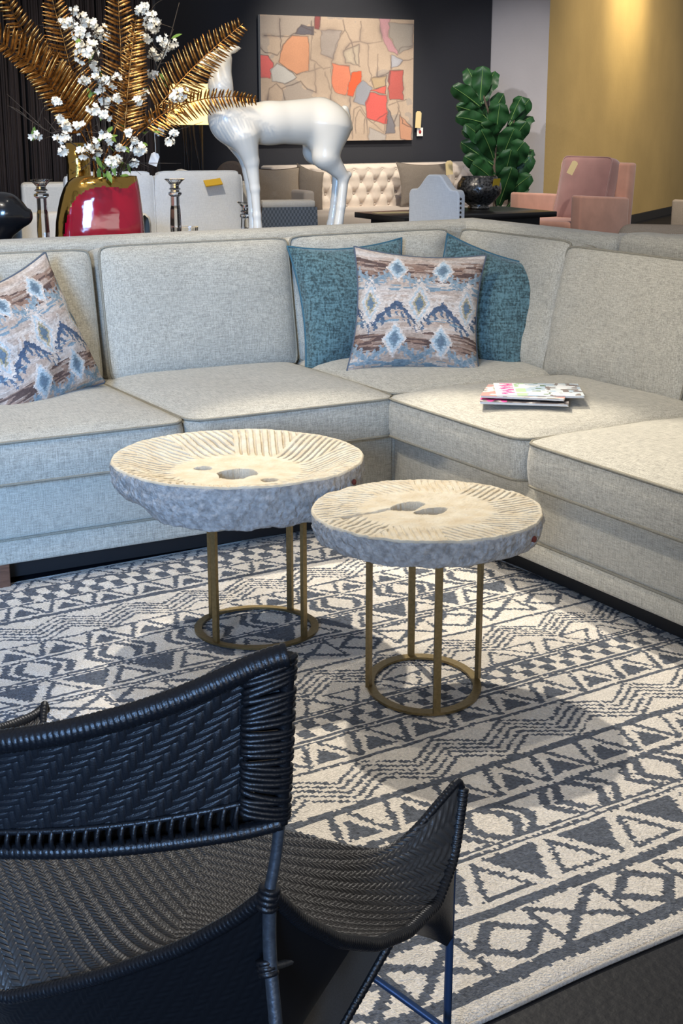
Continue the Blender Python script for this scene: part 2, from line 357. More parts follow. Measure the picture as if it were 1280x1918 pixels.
obj('plinth', box(.08, .9, -1.7, .02, .02, .11), M['plinth'], SB, smooth=False)
obj('back_frame', box(.93, 1.09, -1.75, -.004, .10, .975, .045, 4), M['linen'], SB, flat_angle=.7)
seat_cushion(SB, -.045, .80, -.775, -.004, 8); seat_cushion(SB, -.048, .80, -1.56, -.783, 9)
back_cushion(SB, (.79, -.29, .685), -PI/2, .72, .47, 10, .2, wr=.013)
back_cushion(SB, (.79, -1.02, .685), -PI/2, .72, .46, 11, .2)
obj('arm', box(-.02, 1.09, -1.93, -1.752, .10, .66, .04, 4), M['linen'], SB, flat_angle=.7)
# ------------------------------------------------------------------ throw pillows
def ikat(a, b, seed=0):
    """colours of the woven ikat diamonds, a,b in -1..1"""
    L_ = lambda *c: np.array(lin(c)); n3 = lambda k, l, o: vnoise(np.stack([a*k+seed, b*l, a*0+o], -1))
    fine = n3(30, 70, 3.); st = n3(2.6, 26, 1.); st2 = n3(5, 44, 6.); jag = n3(3, 60, 9.)
    cr, tan, br, dk = L_(212, 200, 188), L_(184, 164, 148), L_(146, 118, 102), L_(98, 80, 74); sl, bl, lb = L_(82, 96, 116), L_(128, 148, 158), L_(182, 194, 198)
    aj = a+.022*jag+.008*fine; bj = b+.014*n3(60, 3, 4.)+.008*fine
    k = np.clip(.5+.8*st, 0, 1)[:, None]; c = tan*(1-k)+cr*.93*k
    band = np.clip(1.35-np.minimum(np.abs(b-.66)/.20, np.abs(b+.60)/.20), 0, 1)+.35*st; c = np.where((band > .55)[:, None], br*(1-.35*k)+tan*.35*k, c); c = np.where(((band > .5) & (st2 > .28))[:, None], dk, c); c = np.where(((band > .4) & (st2 < -.38))[:, None], tan, c)
    blue = np.maximum(np.exp(-((b-.36)/.11)**2), np.exp(-((b+.93)/.09)**2))+np.exp(-((b+.24)/.10)**2)*.8+.5*st2; c = np.where((blue > .95)[:, None], bl, c); c = np.where(((blue > 1.25))[:, None], bl*.7+sl*.3, c)
    tri = lambda x: np.abs(((x+1) % 2)-1)
    z1 = -.28+.34*tri(aj/.38); dz = bj-z1; tooth = np.sin(aj*58+dz*16) > .1; tooth2 = np.sin(aj*58-dz*16) > .1
    c = np.where(((dz > 0) & (dz < .2) & tooth2)[:, None], cr, c); c = np.where(((dz < 0) & (dz > -.19) & tooth & (jag > -.7))[:, None], sl*.8+bl*.2, c); c = np.where((np.abs(dz) < .05+.02*st)[:, None], sl, c)
    for z0, am, ph, w in ((.42, .22, .1, .04), (-.88, .26, 0, .045)):
        d_ = bj-z0-am*tri(aj/.36+ph); c = np.where((np.abs(d_) < w)[:, None], bl, c); c = np.where(((np.abs(d_) < .12) & (np.sin(aj*64) > .35))[:, None], bl*.8+cr*.2, c)
    for (x, y, w, h) in [(-.36, .70, .15, .21), (.36, .70, .15, .21), (-.80, .06, .15, .31), (0, .07, .18, .34), (.80, .06, .15, .31), (-.37, -.56, .16, .25), (.38, -.57, .16, .25)]:
        d = np.abs(aj-x)/w+np.abs(bj-y)/h; mid = abs(y-.06) < .05
        c = np.where(((d < 1.55) & (np.sin(np.arctan2(bj-y, aj-x)*0+(aj-x)*60+(bj-y)*50) > 0))[:, None], cr*.97, c) if mid else c
        c = np.where((d < 1.22)[:, None], cr, c); c = np.where((d < .98)[:, None], lb, c); c = np.where(((d < .80) & mid)[:, None], cr, c); c = np.where((d < .62)[:, None], L_(168, 158, 128) if mid else bl, c); c = np.where((d < .42)[:, None], sl*.5+bl*.5, c)
    return np.clip(c*(1+.22*fine+.10*st2)[:, None], 0, 1)
def throw(name, label, cat, c, yaw, lean, roll, Wd, Hd, T, kind, seed, slump=0.):
    n = 150 if kind == 'ikat' else 46
    sh, L, ab = pillow(Wd, Hd, T, n, .11, seed, slump)
    R = Matrix.Translation(Vector(c))@Matrix.Rotation(yaw, 4, 'Z')@Matrix.Rotation(-lean, 4, 'X')@Matrix.Rotation(roll, 4, 'Y')
    t = thing(name, label, cat, tuple(c)); R.translation = Vector((0, 0, 0)); R = np.array(R)
    col = None
    if kind == 'ikat':
        cc = ikat(ab[0], ab[1], seed); col = np.concatenate([cc, cc])
    obj('cover', tr(sh, R), M[kind], t, col=col); obj('piping', tr(tube(L[::(3 if n > 100 else 1)], .0042, 6, closed=True), R), M[kind+'_pipe'], t)
    return t
D = math.radians
throw('throw_pillow', 'teal chenille throw pillow on the corner seat, left of the centre patterned pillow', 'pillow', S(.222, .57, .458), D(22), D(17), D(-2), .47, .48, .20, 'teal', 21)
throw('throw_pillow', 'teal chenille throw pillow on the corner seat, right of the centre patterned pillow', 'pillow', S(.545, .36, .470), D(-16), D(15), D(15), .46, .45, .20, 'teal', 22)
throw('throw_pillow', 'blue and brown ikat pillow propped between two teal pillows in the sofa corner', 'pillow', S(.255, .27, .472), D(2), D(20), D(4), .485, .46, .20, 'ikat', 1)
throw('throw_pillow', 'blue and brown ikat pillow leaning at the left end of the sofa', 'pillow', S(-1.03, .42, .450), D(54), D(17), D(-14), .47, .475, .19, 'ikat', 2)
throw('throw_pillow', 'teal pillow mostly cut off by the left edge, behind the tilted ikat pillow', 'pillow', S(-1.27, .44, .462), D(45), D(20), D(-8), .42, .42, .16, 'teal', 24)
# ------------------------------------------------------------------ magazines on the right seat
def magazine(label, c, rz, w, h, th, seed, cols):
    t = thing('magazine', label, 'magazine', tuple(c), rz, 'magazines on the sofa seat')
    obj('pages', box(-w/2+.002, w/2-.003, -h/2+.003, h/2-.003, .001, th-.0008), M['pages'], t, smooth=False)
    n, m = 60, 46; x = np.linspace(-w/2, w/2, n); y = np.linspace(-h/2, h/2, m); X, Y = np.meshgrid(x, y, indexing='ij')
    V = np.stack([X, Y, X*0+th], -1).reshape(-1, 3); cx = ((x[1:]+x[:-1])/2/w+.5); cy = ((y[1:]+y[:-1])/2/h+.5); CX, CY = np.meshgrid(cx, cy, indexing='ij'); CX = CX.ravel(); CY = CY.ravel()
    c_ = cols(CX, CY); obj('front_cover', (V, gridF(n, m)), M['cover'], t, smooth=False, col=c_)
    obj('back_cover', box(-w/2, w/2, -h/2, h/2, 0, .0009), M['pages'], t, smooth=False)
    return t
def cov1(x, y):
    n = vnoise(np.stack([x*9, y*8, x*0+1.5], -1)); n2 = vnoise(np.stack([x*16, y*14, x*0+9.5], -1)); c = np.tile(np.array(lin((236, 234, 228))), (len(x), 1))
    ph = x > .26; c[ph] = np.array(lin((206, 212, 212))); c = np.where((ph & (n > .1))[:, None], np.array(lin((176, 192, 204))), c); c = np.where((ph & (n2 > .25) & (x < .62))[:, None], np.array(lin((86, 116, 78))), c)
    c = np.where((ph & (x > .6) & (n2 < -.1))[:, None], np.array(lin((128, 116, 110))), c); c = np.where((ph & (n < -.3))[:, None], np.array(lin((232, 232, 230))), c); c = np.where(((x > .24) & (x < .36) & (n > -.2))[:, None], np.array(lin((178, 204, 160))), c)
    # pink script masthead running up the left side
    s = np.abs(x-.14-.05*np.sin(y*31)) < .035; s |= (np.abs(((y*7) % 1)-.5) < .16) & (np.abs(x-.15) < .075); s &= (y > .08) & (y < .95)
    return np.where(s[:, None], np.array(lin((238, 92, 150))), c)
def cov2(x, y):
    n = vnoise(np.stack([x*12, y*9, x*0+4.5], -1)); c = np.tile(np.array(lin((92, 84, 84))), (len(x), 1)); c = np.where((n > .1)[:, None], np.array(lin((150, 142, 138))), c); c = np.where((n > .45)[:, None], np.array(lin((222, 214, 206))), c)
    s = (x < .3) & (y < .5) & (np.abs(y-.2-.1*np.sin(x*40)) < .09); return np.where(s[:, None], np.array(lin((236, 84, 156))), c)
def cov3(x, y):
    n = vnoise(np.stack([x*7, y*7, x*0+7.5], -1)); c = np.tile(np.array(lin((224, 216, 204))), (len(x), 1)); c = np.where((n > .2)[:, None], np.array(lin((196, 150, 140))), c); return np.where((n < -.3)[:, None], np.array(lin((150, 140, 128))), c)
mz = .5155
mc = atz(1000, 742, mz)
magazine('bottom magazine of the pile on the right seat, dark cover with pink lettering', atz(984, 747, mz), D(-9), .275, .21, .007, 1, cov2)
magazine('middle magazine of the pile on the right seat, mostly covered', atz(984, 741, mz+.007)+np.array([0, .0, .0072]), D(-13), .262, .20, .006, 2, cov3)
magazine('top magazine of the pile on the right seat, white cover with pink title', atz(1008, 733, mz+.016)+np.array([0, 0, .0004]), D(-3), .275, .215, .006, 3, cov1)
# ------------------------------------------------------------------ rug
AR = D(33.5); R1 = np.array([math.cos(AR), math.sin(AR), 0]); R2 = np.array([-math.sin(AR), math.cos(AR), 0])
def rugpat(u, w):
    """1 = slate yarn, 0 = cream yarn; u along the stripes, w across"""
    o = np.zeros(u.shape, bool)
    T = lambda x, p: np.abs(((x/p+.5) % 1)-.5)*2               # 0 at x=k*p, 1 halfway
    P = lambda x, p: (((x/p+.5) % 1)-.5)*p                     # signed distance to the nearest k*p
    def line(c, h): return np.abs(w-c) < h
    for c, h in [(1.592, .0165), (1.763, .013), (1.937, .0055), (1.956, .0055), (2.087, .0095), (2.235, .0115), (2.424, .0058), (2.549, .0055), (2.566, .0055), (2.667, .0055), (2.682, .0055), (2.931, .0062), (3.084, .0055), (3.101, .0055), (3.234, .005), (3.249, .005), (3.387, .0058), (3.499, .0058), (3.691, .0115), (3.808, .006), (3.930, .006)]: o |= line(c, h)
    def xo(w0, h, uo, th):                                     # diamonds and bow-ties
        d = w-w0; a = P(u-uo, .325); r = np.abs(a)/.072+np.abs(d)/h
        q = (np.abs(r-.90) < th/.055) & (np.abs(d) < h)
        b = P(u-uo-.1625, .325); e = np.abs(np.abs(b)*.72*h/.06-np.abs(d)) < th*.95; e &= (np.abs(b) < .088) & (np.abs(d) < h)
        e |= (np.abs(np.abs(b)-.080) < th*.62) & (np.abs(d) < h*.95)
        return q | e
    o |= xo(1.678, .066, 1.462, .0125); o |= xo(3.018, .060, 2.712, .0095)
    def bigtri(w0, w1, ud):                                    # solid triangles pointing near, outlined ones pointing far
        f = (w-w0)/(w1-w0); ins = (f > 0) & (f < 1); a = np.abs(P(u-ud, .187))
        s = a < .068*f; b = np.abs(P(u-ud-.0935, .187)); hw = .066*(1-f)
        q = (b < hw) & ~((b < hw-.0145) & (f > .1)); return ins & (s | q)
    o |= bigtri(1.795, 1.922, 1.658); o |= bigtri(3.118, 3.226, 2.66)
    def ogee(w0, h, uo):
        d = np.abs(w-w0); a = np.abs(P(u-uo, .233)); r = a+.62*d*(d/h)**.35; ins = d < h
        return ins & (((r > .040) & (r < .066)) | ((r > .079) & (r < .103)))
    o |= ogee(2.021, .058, 1.939); o |= ogee(3.318, .058, 1.493)
    def smalltri(w0, w1, ud, sg=1):                            # solid triangles between outlined V shapes
        f = (w-w0)/(w1-w0) if sg > 0 else (w1-w)/(w1-w0); ins = (f > 0) & (f < 1); p = .1335
        a = np.abs(P(u-ud, p)); s = (a < .043*(1-(f-.1)/.66)) & (f > .12) & (f < .78)
        b = np.abs(P(u-ud-p/2, p)); v = np.abs(b-.047*f) < .0075; return ins & (s | v)
    o |= smalltri(2.105, 2.224, 1.865); o |= smalltri(2.434, 2.545, 2.401); o |= smalltri(3.395, 3.492, 1.50); o |= smalltri(3.706, 3.800, 1.388)
    def zig(wt, uo, amp, sp, lo, hi):                          # five parallel stepped zigzags
        z = wt-amp*T(u-uo, .2); q = np.zeros(u.shape, bool)
        for k in range(5): q |= np.abs(w-(z-k*sp)) < .0052
        return q & (w > lo) & (w < hi)
    o |= zig(2.413, 2.044, .068, .0245, 2.247, 2.419); o |= zig(2.920, 2.642, .07, .0222, 2.762, 2.926); o |= zig(3.668, 1.66, .068, .0245, 3.504, 3.68)
    k = (w > 2.578) & (w < 2.660); row = (w > 2.619); o |= k & (P(u-2.594-np.where(row, 0, .0335), .067).__abs__() < .0168)
    k = (w > 3.820) & (w < 3.922); row = (w > 3.871); o |= k & (P(u-1.40-np.where(row, 0, .037), .074).__abs__() < .0185)
    def outl(w0, w1, uo):
        f = (w-w0)/(w1-w0); ins = (f > 0) & (f < 1); b = np.abs(P(u-uo, .19)); c = np.abs(P(u-uo-.095, .19)); hb = .052*f; hc = .052*(1-f)
        q = (np.abs(b-hb) < .006) | ((b < hb) & (f > .90)) | (np.abs(c-hc) < .006) | ((c < hc) & (f < .09)); return ins & q
    o |= outl(2.690, 2.768, 2.587); o |= outl(3.937, 4.012, 1.62)
    return o
def make_rug():
    U0, U1, W0, W1, st = .25, 2.862, 1.536, 4.042, .0062
    nu = int((U1-U0)/st)+1; nw = int((W1-W0)/st)+1
    u = np.linspace(U0, U1, nu); w = np.linspace(W0, W1, nw); A, B = np.meshgrid(u, w, indexing='ij')
    uc = (u[1:]+u[:-1])/2; wc = (w[1:]+w[:-1])/2; CA, CB = np.meshgrid(uc, wc, indexing='ij')
    ja = .0045*RS.randn(*CA.shape)*.55; jb_ = .0045*RS.randn(*CA.shape)*.40
    wob = .004*fbm(np.stack([CA*9, CB*9, CA*0], -1), 2)
    pat = rugpat(CA+ja, CB+jb_*.6+wob*.5)
    # knots alternate in height: deep pile with a soft edge
    edge = np.minimum.reduce([A-U0, U1-A, B-W0, W1-B]); zz = .013*np.clip(1-np.exp(-edge/.012), 0, 1)+.002*RS.rand(*A.shape)+.0015*fbm(np.stack([A*14, B*14, A*0+2], -1), 2)
    B2 = B+.010*vnoise(np.stack([A*3.2, A*0, A*0+5], -1))*np.clip((1.75-B)/.2, 0, 1)
    V = (A[..., None]*R1+B2[..., None]*R2); V[..., 2] = zz
    dkc = np.array(lin((97, 102, 111))); crc = np.array(lin((238, 229, 216)))
    g = (1+.16*RS.randn(*CA.shape))[..., None]; c = np.where(pat[..., None], dkc*g, crc*(1+.05*RS.randn(*CA.shape))[..., None])
    t = thing('area_rug', 'cream rug with slate geometric bands under the millstone tables', 'rug', tuple(R1*1.55+R2*2.8))
    off = -np.array(t.location); obj('pile', (V.reshape(-1, 3)+off, gridF(nu, nw)), M['rug'], t, col=np.clip(c.reshape(-1, 3), 0, 1))
    loop = [R1*a+R2*b for a, b in [(U0, W0), (U1, W0), (U1, W1), (U0, W1)]]; L = []
    for k in range(4):
        p, q = loop[k], loop[(k+1) % 4]; L += [p+(q-p)*f for f in np.linspace(0, 1, 80)[:-1]]
    L = np.array(L); wv = (L@R2 < W0+.001); L += (R2*.010)[None]*(vnoise(np.stack([(L@R1)*3.2, L[:, 0]*0, L[:, 0]*0+5], -1))*wv)[:, None]
    L[:, 2] = .0045; obj('binding', tr(tube(L, .0045, 8, closed=True), mat4(tuple(off))), M['rug_edge'], t)
make_rug()
RUGZ = .0172
# ------------------------------------------------------------------ millstone tables
def millstone(R, th, seed, dish=False):
    na, nr = 900, 130
    a = np.arange(na)/na*2*PI; r = np.linspace(.004, 1, nr); RR, AA = np.meshgrid(r, a, indexing='ij'); X = RR*np.cos(AA); Y = RR*np.sin(AA)
    rim = 1+.010*fbm(np.stack([np.cos(AA)*4+seed, np.sin(AA)*4, AA*0+seed], -1), 4)*RR**6
    Z = np.zeros_like(RR); n = fbm(np.stack([X*9+seed, Y*9, X*0+seed*1.7], -1), 4); n2 = fbm(np.stack([X*38+seed, Y*38, X*0], -1), 3)
    if dish: sl0 = np.clip((.96-RR)/.40, 0, 1); Z -= .040*sl0*sl0*(3-2*sl0)*.5+.020*sl0; sec = 10; gd = .012; r0 = .50; cnt = 80
    else: Z -= .006*(1-RR); sec = 10; gd = .0055; r0 = .56; cnt = 78
    # furrows: parallel strokes inside each dressed sector
    k = np.floor(AA/(2*PI)*sec); th0 = (k+.5)*2*PI/sec+.30; loc = -X*np.sin(th0)+Y*np.cos(th0); fr = np.sin(loc*cnt/.78+.5*n)
    fur = np.clip((fr-.35)/.5, 0, 1); m = np.clip((RR-r0)/.10, 0, 1)*np.clip((.985-RR)/.03, 0, 1); Z -= gd*fur*m
    Z += .0016*n+.0006*n2
    def hole(x0, y0, rx, ry, ang, dep):
        c, s = math.cos(ang), math.sin(ang); dx = (X-x0)*c+(Y-y0)*s; dy = -(X-x0)*s+(Y-y0)*c; d = np.sqrt((dx/rx)**2+(dy/ry)**2)*(1+.12*n); return dep*np.clip((1.12-d)/.14, 0, 1)
    if dish: Z -= np.maximum.reduce([hole(-.06, -.12, .16, .13, .5, .085), hole(-.24, .16, .065, .065, 0, .07), hole(.10, -.42, .065, .06, 0, .07)])
    else: Z -= np.maximum.reduce([hole(-.10, .16, .17, .10, .35, .058), hole(.01, -.06, .16, .085, .2, .058), .012*np.clip(1-np.abs((Y-.09)-.22*(X+.5))/.035, 0, 1)*(X < -.1)*(RR < .8)])
    top = np.stack([X*R*rim, Y*R*rim, Z+th], -1)
    top[-1, :, 2] -= .006; top[-2, :, 2] -= .001
    # side
    ns = 26; f = np.linspace(0, 1, ns); FF, AS = np.meshgrid(f, a, indexing='ij')
    sn = fbm(np.stack([np.cos(AS)*7+seed, np.sin(AS)*7, FF*th*22], -1), 4); sn2 = fbm(np.stack([np.cos(AS)*34, np.sin(AS)*34+seed, FF*th*90], -1), 3)
    rad = R*(1+.010*fbm(np.stack([np.cos(AS)*4+seed, np.sin(AS)*4, AS*0+seed], -1), 4))+(.006*sn+.0035*sn2)*np.sin(FF*PI)**.5-.012*FF**3*R/.3
    zl = th-.006-FF*(th-.006)
    if dish:                                                    # broken lower edge on the left
        ch = np.exp(-((((AS-PI*1.02+PI) % (2*PI))-PI)/.42)**2); rad = rad-ch*np.clip((FF-.55)/.45, 0, 1)*.045; zl = zl+ch*FF*.012+FF*.006*sn
    else: zl = zl+FF*.004*sn
    side = np.stack([rad*np.cos(AS), rad*np.sin(AS), zl], -1); side[0] = top[-1]
    bot = np.stack([np.zeros(na), np.zeros(na), np.full(na, .004)], -1)
    tp = (np.concatenate([top.reshape(-1, 3), [[0, 0, top[0, :, 2].mean()]]]), gridF(nr, na, False, True, True)[:, ::-1].tolist()+[[nr*na, i, (i+1) % na] for i in range(na)])
    sd = (np.concatenate([side.reshape(-1, 3), [[0, 0, .004]]]), gridF(ns, na, False, True).tolist()+[[ns*na, (ns-1)*na+(i+1) % na, (ns-1)*na+i] for i in range(na)])
    return tp, sd
def bar(p, q, w, d, ang=0.):
    p = np.array(p); q = np.array(q); c, s = math.cos(ang), math.sin(ang); e = np.array([c, s, 0])*w/2; g = np.array([-s, c, 0])*d/2
    V = [p-e-g, p+e-g, p+e+g, p-e+g, q-e-g, q+e-g, q+e+g, q-e+g]; return np.array(V), [[3, 2, 1, 0], [4, 5, 6, 7], [0, 1, 5, 4], [1, 2, 6, 5], [2, 3, 7, 6], [3, 0, 4, 7]]
def stone_table(label, topc, R, th, legs, ringc, ru, rv, dish, seed, knob):
    t = thing('millstone_table', label, 'table', (topc[0], topc[1], RUGZ)); o0 = np.array(t.location)
    tp, sd = millstone(R, th, seed, dish); zt = topc[2]-th
    Mx = mat4((0, 0, zt-RUGZ), D(25))
    st = obj('stone_top', tr(tp, Mx), M['stone'], t); obj('stone_rim', tr(sd, Mx), M['stone2'], st)
    kb = knob[:2]-o0[:2]; an = math.atan2(kb[1], kb[0]); kp = np.array([math.cos(an)*(R+.003), math.sin(an)*(R+.003), knob[2]-RUGZ])
    obj('iron_pin', tr(lathe([(.0001, .004), (.006, .003), (.008, 0), (.006, -.012)], 10), np.array(Matrix.Translation(Vector(kp))@Matrix.Rotation(an, 4, 'Z')@Matrix.Rotation(PI/2, 4, 'Y'))), M['rust'], st)
    n = 96; a = np.arange(n)/n*2*PI; c = ringc-o0; c[2] = 0
    def rg(k, z): return c+np.cos(a)[:, None]*ru*k+np.sin(a)[:, None]*rv*k+np.array([0, 0, z])
    lu = np.linalg.norm(ru); ki = 1-.021/lu
    V = np.concatenate([rg(1, .0008), rg(1, .007), rg(ki, .007), rg(ki, .0008)]); obj('base_ring', (V, gridF(4, n, True, True).tolist()), M['brass'], t, flat_angle=.5)
    for (p, ang) in legs:
        q = p-o0; obj('leg', bar((q[0], q[1], .004), (q[0], q[1], zt-RUGZ+.012), .017, .010, ang), M['brass'], t, smooth=False)
    return t
def fl(u, v): p = atz(u, v, RUGZ); p[2] = 0; return p
# near table: measured leg feet front, back, left, right
fr_, bk, lf, rt = fl(818, 1340), fl(770, 1231), fl(691, 1289), fl(895, 1274)
c2 = (fr_+bk+lf+rt)/4; ru = (rt-lf)/2; rv = (fr_-bk)/2
stone_table('smaller millstone coffee table in front, flat grooved top on a brass frame', atz(800, 951, .467), .2815, .066, [(fr_, D(10)), (bk, D(10)), (lf, D(60)), (rt, D(60))], c2, ru*1.03, rv*1.03, False, 3, atz(988, 1008, .43))
r1c = fl(481, 1176); rr = .172
def onring(p, ang): d = p-r1c; return (r1c+d/np.linalg.norm(d)*(rr-.0105), math.atan2(d[1], d[0])+PI/2)
stone_table('larger millstone coffee table behind, dished grooved top on a brass frame', atz(446, 853, .50), .339, .118, [onring(fl(u, v), 0) for u, v in ((409, 1205), (571, 1198), (392, 1153), (545, 1145))], r1c, np.array([rr, 0, 0]), np.array([0, rr, 0]), True, 8, atz(634, 900, .46))
# ------------------------------------------------------------------ woven lounge chair in the foreground
RF = np.array([.17, 1.862]); LF = np.array([-.474, 2.14]); RR_ = np.array([-.0746, 1.332]); LR = np.array([-.719, 1.610])
FW = np.array([.397, .918, 0])                                  # chair faces the sofa corner
def edge_curve(p, q, pix, ts=None):
    """pixels along a rim lying in the vertical plane p-q -> (t, z) samples"""
    r = []
    for u, v in pix:
        w = aplane(u, v, p, q); t = ((w[:2]-p)@(q-p))/((q-p)@(q-p)); r.append((t, w[2]))
    return np.array(r)
def rim(p, q, tz, n, sym=True):
    t, z = tz[:, 0].copy(), tz[:, 1].copy(); k = np.argsort(t); t, z = t[k], z[k]
    s = np.linspace(0, 1, n); 
    if sym: zz = np.interp(np.where(s < .5, s, 1-s), t, z)
    else: zz = np.interp(s, t, z)
    ker = np.hanning(max(5, n//12 | 1)); ker /= ker.sum(); pad = len(ker)//2; zz = np.convolve(np.r_[2*zz[0]-zz[pad:0:-1], zz, 2*zz[-1]-zz[-2:-pad-2:-1]], ker, 'valid')
    return np.concatenate([p[None]+s[:, None]*(q-p)[None], zz[:, None]], 1)
def coons(rear, front, right, left, U, Vv):
    """U right->left, V rear->front"""
    def ev(C, s):
        x = np.clip(s, 0, 1)*(len(C)-1); i = np.minimum(x.astype(int), len(C)-2); f = (x-i)[..., None]; return C[i]*(1-f)+C[i+1]*f
    c00, c10, c01, c11 = rear[0], rear[-1], front[0], front[-1]; u, v = U[..., None], Vv[..., None]
    return (1-v)*ev(rear, U)+v*ev(front, U)+(1-u)*ev(right, Vv)+u*ev(left, Vv)-((1-u)*(1-v)*c00+u*(1-v)*c10+(1-u)*v*c01+u*v*c11)
def normals(P):
    n = np.cross(np.gradient(P, axis=0), np.gradient(P, axis=1)); return n/(np.linalg.norm(n, axis=-1, keepdims=True)+1e-12)
def fishbone(x, y, cw, pitch, slope, jit=.06):
    """height 0..1 of plaited cane: columns cw wide, strands slanting alternately"""
    k = np.floor(x/cw); f = x/cw-k; sg = np.where(k % 2 == 0, 1., -1.)
    p = y/pitch+sg*slope*(f-.5)*cw/pitch+.5*(k % 2)+jit*np.sin(k*12.9+np.floor(y/pitch)*7.3)
    g = p-np.floor(p); h = np.sqrt(np.clip(1-((g-.5)/.46)**2, 0, 1)); e = np.clip(np.sin(PI*np.clip(f, 0, 1)), 0, 1)**.45
    return h*(.55+.45*e)
def twill(x, y, c):
    i = np.floor(x/c); j = np.floor(y/c); fx = x/c-i; fy = y/c-j; up = ((i-j) % 6) < 3
    ph = (i-j) % 6; lv = (ph+(1-fy))/3; lh = ((i-j-3) % 6+fx)/3
    hv = np.clip(1-np.abs((fx-.5)/.5)**4, 0, 1)**.6*(.35+.65*np.sin(PI*np.clip(lv, 0, 1))**.7); hh = np.clip(1-np.abs((fy-.5)/.5)**4, 0, 1)**.6*(.35+.65*np.sin(PI*np.clip(lh, 0, 1))**.7)
    return np.where(up, hv, hh)
CH = thing('woven_lounge_chair', 'black woven cane lounge chair seen from behind in the foreground, wing-tipped seat', 'chair', (-.3, 1.72, 0))
CO = -np.array(CH.location)
def cobj(name, shape, m, parent=None, **k): return obj(name, (np.asarray(shape[0])+CO, shape[1]), m, parent or CH, **k)
rear_t = edge_curve(RR_, LR, [(505, 1672), (440, 1722), (340, 1776), (200, 1826), (100, 1852), (0, 1872)])
right_t = edge_curve(RR_, RF, [(505, 1672), (560, 1722), (630, 1758), (700, 1766), (760, 1743), (815, 1690), (848, 1600), (868, 1448)])
def fplan(t): t = np.asarray(t, float); return np.concatenate([RF+t[..., None]*(LF-RF), 0*t[..., None]], -1)-FW*(.13*(1-np.abs(2*t-1)**6))[..., None]
def hitplan(u, v, C, lo, hi):
    d = ray(u, v); f = lambda t: (lambda c: c[0]*d[1]-c[1]*d[0])(C(t))
    for _ in range(60):
        m = (lo+hi)/2
        if f(lo)*f(m) <= 0: hi = m
        else: lo = m
    return lo, HC+d[2]*C(lo)[1]/d[1]
front_t = np.array([hitplan(u, v, fplan, -.02, .6) for u, v in [(862, 1452), (830, 1490), (795, 1533), (765, 1566), (725, 1595), (640, 1583), (530, 1557)]])
front_t = np.vstack([[[0, right_t[-1, 1]]], front_t, [[.5, front_t[-1, 1]+.004]]])
rear = rim(RR_, LR, rear_t, 120); front = rim(RF, LF, front_t, 240); front[:, :2] = fplan(np.linspace(0, 1, 240))[:, :2]; right = rim(RR_, RF, right_t, 100, False); left = right.copy()
left[:, 2] = .12*left[:, 2]+.88*np.linspace(left[0, 2], left[-1, 2], 100)
left[:, :2] = LR[None]+np.linspace(0, 1, 100)[:, None]*(LF-LR)[None]
front[0, 2] = right[-1, 2]; front[-1, 2] = left[-1, 2]; rear[0, 2] = right[0, 2]; rear[-1, 2] = left[0, 2]
nu, nv = 460, 560
U, Vv = np.meshgrid(np.linspace(0, 1, nu), np.linspace(0, 1, nv), indexing='ij')
P = coons(rear, front, right, left, U, Vv)
def film(n=49):                                                # relax heights so the woven seat stretches between its rims
    g = np.linspace(0, 1, n); GU, GV = np.meshgrid(g, g, indexing='ij'); z = coons(rear, front, right, left, GU, GV)[..., 2]; b = z.copy(); z[1:-1, 1:-1] = .38
    for _ in range(3000): z[1:-1, 1:-1] = .25*(z[2:, 1:-1]+z[:-2, 1:-1])+.25*(z[1:-1, 2:]+z[1:-1, :-2])
    x = U*(n-1); y = Vv*(n-1); i_ = np.minimum(x.astype(int), n-2); j_ = np.minimum(y.astype(int), n-2); fx = x-i_; fy = y-j_
    return (z[i_, j_]*(1-fx)+z[i_+1, j_]*fx)*(1-fy)+(z[i_, j_+1]*(1-fx)+z[i_+1, j_+1]*fx)*fy
P[..., 2] = film()
def box3(Z, r=5):
    for ax in (0, 1):
        Q = np.pad(Z, [(r, r) if k == ax else (0, 0) for k in (0, 1)], mode='reflect', reflect_type='odd'); c = np.cumsum(np.insert(Q, 0, 0, axis=ax), axis=ax); w_ = 2*r+1; Z = (np.take(c, range(w_, c.shape[ax]), ax)-np.take(c, range(0, c.shape[ax]-w_), ax))/w_
    return Z
P[..., 2] = box3(box3(P[..., 2]))
N_ = normals(P); N_ *= np.sign(N_[..., 2:3])
ux = U*.70; vy = Vv*.60
px__ = -.918*ux+.397*vy; py__ = .397*ux+.918*vy                # unrolled plan coordinates of the sling
sec_ = U < .19+.27*Vv
hgt = np.where(sec_, fishbone(py__+.06*px__, px__, .0135, .0062, .67), fishbone(.93*px__+.36*py__, .36*px__-.93*py__, .0102, .0098, 1.0))
Pw = P+N_*(hgt*.0042)[..., None]
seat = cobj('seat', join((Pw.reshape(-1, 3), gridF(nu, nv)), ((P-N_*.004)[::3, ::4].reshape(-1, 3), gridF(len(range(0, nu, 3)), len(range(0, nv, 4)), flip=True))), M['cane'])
cobj('seat_rim', join(wrapped(smooth(rear, 200, 1), .0088, .0060, .09), wrapped(smooth(right, 200, 1)+np.array([.002, 0, -.003]), .0095, .0065, .10), wrapped(smooth(front, 260, 1)-np.array([0, 0, .003]), .0062, .0060, .08), wrapped(smooth(left, 200, 1), .0095, .0065, .10)), M['cane2'], seat)
